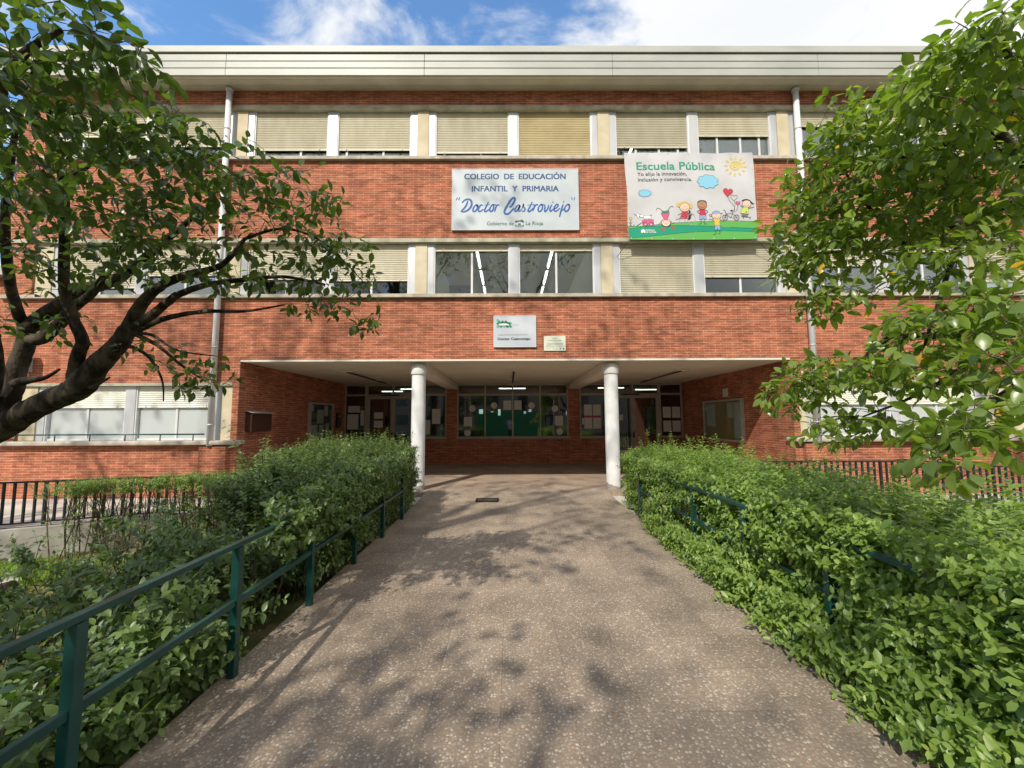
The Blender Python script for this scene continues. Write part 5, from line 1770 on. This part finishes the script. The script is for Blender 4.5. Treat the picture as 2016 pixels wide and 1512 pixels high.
fork = at(-135, 905, 3.7)
rootL = Vector((fork.x - .15, fork.y + .1, -.75))
limbsL = [
    ([rootL, Vector((fork.x - .1, fork.y + .05, .4)), fork], [.22, .17, .14]),
    ([fork] + pl((0, 846, 3.65), (48, 815, 3.6), (100, 788, 3.55), (143, 772, 3.5), (166, 752, 3.48), (190, 721, 3.46), (226, 686, 3.44), (250, 653, 3.42), (267, 617, 3.4), (290, 586, 3.36), (322, 560, 3.3), (372, 540, 3.25), (436, 522, 3.2), (482, 470, 3.1)),
     [.105, .102, .098, .095, .094, .10, .085, .072, .062, .05, .042, .034, .028, .022, .013]),
    (pl((160, 758, 3.48), (146, 745, 3.46), (154, 697, 3.42), (163, 672, 3.38), (146, 632, 3.32), (131, 588, 3.25), (126, 540, 3.18), (127, 450, 3.05), (124, 360, 2.9), (112, 280, 2.75), (98, 225, 2.6), (70, 120, 2.3)),
     [.05, .052, .046, .044, .04, .036, .034, .031, .028, .024, .018, .01]),
    (pl((254, 650, 3.42), (282, 634, 3.38), (334, 592, 3.32), (354, 579, 3.3), (410, 560, 3.3), (480, 551, 3.3), (560, 545, 3.35), (640, 560, 3.4)), [.042, .036, .03, .026, .022, .018, .013, .008]),
    (pl((262, 655, 3.42), (321, 628, 3.36), (405, 613, 3.3), (480, 613, 3.3), (560, 600, 3.35)), [.028, .022, .016, .011, .006]),
    (pl((262, 656, 3.42), (310, 680, 3.35), (352, 715, 3.3), (395, 745, 3.28)), [.02, .014, .01, .005]),
    (pl((252, 680, 3.42), (290, 700, 3.36), (318, 745, 3.3), (322, 790, 3.28)), [.016, .012, .008, .004]),
    (pl((160, 756, 3.46), (180, 762, 3.44), (200, 752, 3.43), (216, 743, 3.42)), [.03, .02, .012, .007]),
    (pl((28, 755, 3.7), (60, 748, 3.66), (88, 744, 3.62), (117, 727, 3.6)), [.045, .03, .018, .009]),
    (pl((163, 740, 3.46), (158, 722, 3.42), (142, 700, 3.4)), [.025, .014, .006]),
    (pl((262, 656, 3.42), (300, 660, 3.35), (350, 690, 3.3), (420, 700, 3.3)), [.016, .012, .008, .004]),
    ([fork] + pl((-25, 835, 3.7), (8, 800, 3.71), (24, 768, 3.72), (36, 718, 3.72), (52, 672, 3.7), (53, 642, 3.68), (62, 640, 3.66), (112, 604, 3.6), (168, 571, 3.5), (238, 545, 3.4), (330, 470, 3.2), (400, 410, 3.0)),
     [.10, .085, .08, .075, .07, .066, .058, .066, .058, .05, .042, .026, .012]),
    (pl((60, 668, 3.7), (84, 665, 3.66), (118, 636, 3.6), (144, 606, 3.5), (190, 568, 3.35), (240, 480, 3.1), (260, 380, 2.8)), [.055, .052, .046, .04, .03, .02, .01]),
    (pl((52, 645, 3.68), (38, 622, 3.6), (20, 560, 3.4), (10, 450, 3.1), (20, 330, 2.7), (40, 200, 2.3)), [.05, .042, .036, .028, .02, .01]),
    ([fork] + pl((-20, 760, 3.5), (-40, 560, 3.0), (-30, 320, 2.4), (20, 140, 1.9), (120, 60, 1.7)), [.1, .075, .05, .034, .02, .008]),
    (pl((124, 360, 2.9), (220, 300, 2.7), (330, 290, 2.6), (430, 330, 2.7)), [.02, .015, .01, .005]),
    (pl((482, 470, 3.1), (560, 450, 3.15), (640, 480, 3.2), (720, 560, 3.3)), [.013, .01, .007, .004]),
]
clL = [cl(90, 50, 1.7, 140, 80, .35), cl(225, 95, 1.85, 85, 70, .3), cl(100, 190, 2.0, 150, 100, .45), cl(245, 235, 2.2, 110, 85, .4), cl(370, 300, 2.5, 120, 75, .4), cl(110, 360, 2.4, 150, 120, .5),
       cl(290, 400, 2.7, 170, 110, .5), cl(480, 370, 2.9, 120, 80, .4), cl(590, 430, 3.1, 105, 90, .4), cl(680, 520, 3.3, 70, 65, .35), cl(560, 525, 3.3, 110, 45, .4, .8), cl(715, 620, 3.4, 55, 50, .3, .8),
       cl(400, 520, 3.1, 150, 60, .45, .8), cl(200, 500, 3.0, 170, 70, .5, .7), cl(40, 520, 3.0, 70, 70, .45, .7), cl(20, 300, 1.95, 60, 130, .4), cl(620, 590, 3.4, 90, 40, .3, .5), cl(380, 735, 3.35, 85, 55, .25, .8), cl(300, 690, 3.35, 50, 50, .2, .5), cl(640, 360, 3.0, 50, 40, .3, .6),
       cl(320, 130, 1.75, 35, 40, .15, .7), cl(90, 640, 3.4, 90, 40, .3, .3)]
grow_tree('tree', 'dark glossy leaved tree leaning in from the left over the lawn', limbsL, clL, .08, M['leaf_dark'], 1500)

forkR = at(2190, 720, 3.0)
rootR = Vector((forkR.x + .15, forkR.y + .1, -.7))
limbsR = [
    ([rootR, Vector((forkR.x + .1, forkR.y + .05, .5)), forkR], [.24, .19, .16]),
    ([forkR] + pl((2090, 520, 2.9), (2016, 402, 2.9), (1916, 430, 2.95), (1821, 460, 3.0), (1777, 476, 3.05), (1700, 490, 3.1), (1610, 500, 3.2)), [.12, .08, .052, .042, .034, .026, .016, .008]),
    (pl((2060, 450, 2.9), (2016, 330, 2.7), (1988, 292, 2.6), (1964, 258, 2.5), (1984, 220, 2.4), (1990, 130, 2.2), (1960, 50, 2.0)), [.06, .046, .04, .036, .028, .018, .009]),
    (pl((1964, 258, 2.5), (1900, 268, 2.55), (1820, 300, 2.7), (1720, 320, 2.9), (1640, 350, 3.1)), [.024, .02, .016, .012, .007]),
    ([forkR] + pl((2100, 640, 2.7), (2016, 627, 2.6), (1974, 652, 2.6), (1880, 660, 2.6), (1747, 668, 2.7), (1691, 716, 2.8), (1600, 760, 2.9)), [.09, .06, .04, .034, .027, .02, .014, .007]),
    (pl((2100, 640, 2.7), (2060, 720, 2.2), (1990, 770, 1.9), (1900, 830, 1.75), (1850, 900, 1.6)), [.05, .03, .02, .012, .006]),
    (pl((1916, 430, 2.95), (1880, 500, 2.7), (1850, 590, 2.4), (1820, 680, 2.3)), [.022, .016, .011, .006]),
    (pl((1777, 476, 3.05), (1730, 430, 3.0), (1690, 380, 3.0), (1640, 300, 3.0)), [.018, .013, .009, .005]),
    (pl((1974, 652, 2.6), (1900, 720, 2.4), (1800, 780, 2.4), (1700, 820, 2.6)), [.02, .014, .009, .005]),
]
clR = [cl(1965, 60, 1.95, 75, 70, .3), cl(1880, 130, 2.1, 75, 70, .35), cl(1790, 215, 2.6, 120, 60, .4), cl(1690, 270, 2.9, 90, 70, .4), cl(1900, 250, 2.3, 130, 100, .45), cl(1610, 360, 3.15, 70, 60, .35),
       cl(1590, 440, 3.2, 80, 70, .35), cl(1730, 390, 2.9, 150, 90, .5), cl(1920, 390, 2.4, 110, 90, .45), cl(1570, 520, 3.2, 50, 45, .3), cl(1640, 590, 3.05, 60, 45, .3), cl(1690, 490, 3.0, 120, 50, .4, .8),
       cl(1880, 510, 2.4, 120, 50, .4, .6), cl(1860, 640, 2.2, 130, 60, .35), cl(1960, 600, 2.0, 70, 70, .3), cl(1650, 735, 2.8, 130, 45, .3), cl(1555, 775, 2.9, 55, 55, .25, .9), cl(1680, 830, 2.6, 90, 40, .3, .8),
       cl(1790, 730, 2.3, 120, 55, .35), cl(1950, 720, 1.9, 80, 70, .3, .8), cl(1880, 845, 1.7, 110, 45, .22, 1.1), cl(1835, 915, 1.55, 55, 35, .15, 1.1), cl(1950, 840, 1.7, 70, 60, .25), cl(1640, 190, 2.9, 30, 25, .2, .6), cl(1620, 860, 2.6, 60, 25, .2, .5)]
grow_tree('tree', 'sunlit glossy leaved tree reaching in from the right before the facade', limbsR, clR, .082, M['leaf_mid'], 3500)

# tall trees behind the viewer: they break the sun into patches and show in the panes


def tall_tree(x, y, h_, crown, n, label):
    limbs = [([(x, y, -.6), (x + .1, y, h_ * .3), (x, y + .1, h_ * .62)], [.015 * h_, .011 * h_, .006 * h_])]
    for k in range(7):
        a = 2 * pi * k / 7 + RNG.random()
        r = crown * .55
        limbs.append(([(x, y, h_ * (.3 + .04 * k)), (x + cos(a) * r * .5, y + sin(a) * r * .5, h_ * (.45 + .05 * k)), (x + cos(a) * r, y + sin(a) * r, h_ * (.55 + .055 * k))], [.005 * h_, .0032 * h_, .0012 * h_]))
    cls = []
    for k in range(16):
        a = RNG.uniform(0, 2 * pi); r = crown * RNG.uniform(.25, .8)
        cls.append(((x + cos(a) * r, y + sin(a) * r, h_ * RNG.uniform(.45, .98)), (crown * .36, crown * .36, h_ * .09), 1.0))
    grow_tree('tall_tree', label, limbs, cls, .2, M['leaf_far'], n, group='tall trees behind the viewer', leaf_gap=.16, twig_len=1.3)


tall_tree(-13.0, -2.5, 20, 5.0, 420, 'tall tree behind the viewer on the side of the dark leaning tree')
tall_tree(-6.8, -4.6, 21, 5.2, 480, 'tall tree behind the viewer nearest the gate axis')
tall_tree(8.0, -2.5, 21, 4.6, 300, 'tall tree behind the viewer on the side of the bright hedge')
tall_tree(-7.0, -12.5, 18, 5.0, 330, 'tall tree outside the gate on the side of the dark leaning tree')
tall_tree(1.5, -13.0, 18, 5.0, 300, 'tall tree outside the gate behind the middle of the path')
tall_tree(10.5, -10.0, 17, 4.5, 280, 'tall tree outside the gate on the side of the bright hedge')
tall_tree(-5.1, -2.9, 8.5, 2.7, 800, 'smaller unseen tree added behind the viewer to shade the left bank')  # added out of view so its crown shades the left handrail and path
ab = empty('backdrop_building', (0, -34, -1))  # block added behind the viewer to darken what the panes mirror
MB().box(-40, 40, -46, -34, -1, 16).build('wall', mat('backdrop render', (.28, .22, .17), .9), ab)
w_ = mat('backdrop windows', (.03, .035, .04), .15)
for fl in range(5):
    for k in range(16):
        x = -37 + 4.8 * k
        MB().box(x, x + 1.6, -34.0, -33.96, .8 + 3.0 * fl, 2.5 + 3.0 * fl).build('window', w_, ab)
MB().box(-40.4, 40.4, -46.4, -33.4, 16, 16.4).build('roof', M['concrete'], ab)
tag(ab, 'long dark block added behind the viewer to dim the sky mirrored in the panes', 'building')

# green sheet gate behind the viewer, mirrored in the entrance window
gt = empty('gate', (0.1, -7, 0))
for k in range(4):
    a = -3.0 + 1.55 * k
    MB().box(a + .01, a + 1.53, -7.03, -7.0, .08, 2.5).build('leaf_panel', M['gate'], gt)
MB().box(-3.1, 3.3, -7.06, -7.035, .06, .14).box(-3.1, 3.3, -7.06, -7.035, 2.42, 2.5).box(-3.2, -3.1, -7.08, -6.98, -.1, 2.6).box(3.3, 3.4, -7.08, -6.98, -.1, 2.6).build('gate_frame', M['green_paint'], gt)
tag(gt, 'green sheet metal gate behind the viewer mirrored in the entrance window', 'gate')

# the photographer, mirrored in the middle entrance window
pr = empty('person', (.05, -.62, 0))
tag(pr, 'person in a pale blue shirt raising a phone, mirrored in the entrance window', 'person')


def skinned(name, chain, edges, m, parent, lev=2):
    me = bpy.data.meshes.new(name)
    me.from_pydata([c[0] for c in chain], edges, [])
    o = bpy.data.objects.new(name, me); COL.objects.link(o)
    o.parent = parent; o.matrix_parent_inverse = parent.matrix_world.inverted()
    md = o.modifiers.new('skin', 'SKIN'); md.use_smooth_shade = True
    for i, c in enumerate(chain):
        rr = c[1] if isinstance(c[1], tuple) else (c[1], c[1])
        me.skin_vertices[0].data[i].radius = rr
    me.skin_vertices[0].data[0].use_root = True
    sb = o.modifiers.new('sub', 'SUBSURF'); sb.levels = lev; sb.render_levels = lev
    me.materials.append(m)
    return o


px, py = .05, -.62
J = [((px, py, .98), (.15, .11)), ((px, py, 1.15), (.14, .10)), ((px, py, 1.34), (.16, .115)), ((px, py, 1.47), (.10, .08)), ((px, py + .01, 1.55), .055), ((px, py + .03, 1.60), .06),
     ((px, py + .03, 1.68), (.075, .09)), ((px, py + .025, 1.76), (.06, .075))]
E_ = [(i, i + 1) for i in range(7)]
for sx in (-1, 1):
    o_ = len(J)
    J += [((px + .19 * sx, py, 1.43), .058), ((px + .27 * sx, py + .06, 1.20), .046), ((px + .17 * sx, py + .30, 1.36), .037), ((px + .09 * sx, py + .46, 1.60), .027), ((px + .085 * sx, py + .50, 1.65), (.038, .018))]
    E_ += [(3, o_)] + [(o_ + k, o_ + k + 1) for k in range(4)]
    o_ = len(J)
    J += [((px + .10 * sx, py, .88), .095), ((px + .115 * sx, py + .01, .50), .062), ((px + .12 * sx, py - .02, .10), .042), ((px + .13 * sx, py + .10, .035), (.045, .03))]
    E_ += [(0, o_), (o_, o_ + 1), (o_ + 1, o_ + 2), (o_ + 2, o_ + 3)]
SKIN_M = mat('skin', (.48, .27, .19), .5)
skinned('body', J, E_, SKIN_M, pr)
shirt = mat('pale blue shirt', (.45, .55, .70), .8)
TJ = [((px, py, .93), (.175, .13)), ((px, py, 1.15), (.165, .122)), ((px, py, 1.34), (.185, .135)), ((px, py, 1.46), (.12, .095))]
TE = [(0, 1), (1, 2), (2, 3)]
for sx in (-1, 1):
    o_ = len(TJ); TJ += [((px + .195 * sx, py, 1.43), .072), ((px + .255 * sx, py + .045, 1.26), .064)]; TE += [(2, o_), (o_, o_ + 1)]
skinned('shirt', TJ, TE, shirt, pr)
TJ = [((px, py, .96), (.17, .125))]; TE = []
for sx in (-1, 1):
    o_ = len(TJ); TJ += [((px + .10 * sx, py, .86), .11), ((px + .115 * sx, py + .01, .50), .08), ((px + .12 * sx, py - .02, .09), .065)]; TE += [(0, o_), (o_, o_ + 1), (o_ + 1, o_ + 2)]
skinned('trousers', TJ, TE, mat('dark trousers', (.02, .022, .03), .85), pr)
skinned('hair', [((px, py + .0, 1.74), (.082, .085)), ((px, py + .005, 1.79), (.075, .085)), ((px, py - .03, 1.69), (.07, .05))], [(0, 1), (0, 2)], mat('dark hair', (.03, .02, .015), .6), pr)
fc = MB()
for sx in (-1, 1):
    fc.lathe([(0, -.012), (.011, -.005), (.012, 0), (.011, .005), (0, .012)], (px + .03 * sx, py + .112, 1.685), 10)
fc.build('eyes', mat('eye', (.05, .04, .035), .3), pr)
MB().add([(px - .012, py + .11, 1.645), (px + .012, py + .11, 1.645), (px, py + .14, 1.65), (px, py + .115, 1.69)], [(0, 1, 2), (0, 2, 3), (1, 3, 2)]).build('nose', SKIN_M, pr)
MB().box(px - .025, px + .025, py + .108, py + .118, 1.618, 1.628).build('mouth', mat('lips', (.35, .13, .11), .5), pr, bevel=.003)
for sx in (-1, 1):
    for k in range(4):                       # fingers behind the phone
        b0 = Vector((px + .085 * sx, py + .525, 1.645 + .02 * (k - 1.5)))
        ln_ = (.07, .078, .074, .058)[k]
        skinned('finger', [(b0, .009), (b0 + Vector((-.3 * sx * ln_, .3 * ln_, .1 * ln_)), .009), (b0 + Vector((-.75 * sx * ln_, .32 * ln_, .12 * ln_)), .008), (b0 + Vector((-sx * ln_, .15 * ln_, .12 * ln_)), .007)], [(0, 1), (1, 2), (2, 3)], SKIN_M, pr, 1)
    b0 = Vector((px + .08 * sx, py + .50, 1.63))
    skinned('thumb', [(b0, .011), (b0 + Vector((-.02 * sx, -.01, .022)), .010), (b0 + Vector((-.035 * sx, -.008, .045)), .008)], [(0, 1), (1, 2)], SKIN_M, pr, 1)
ph = MB().box(px - .075, px + .075, py + .526, py + .534, 1.61, 1.685).build('phone', M['black'], bevel=.004)
tag(ph, 'black phone held level in both hands of the mirrored person', 'phone')
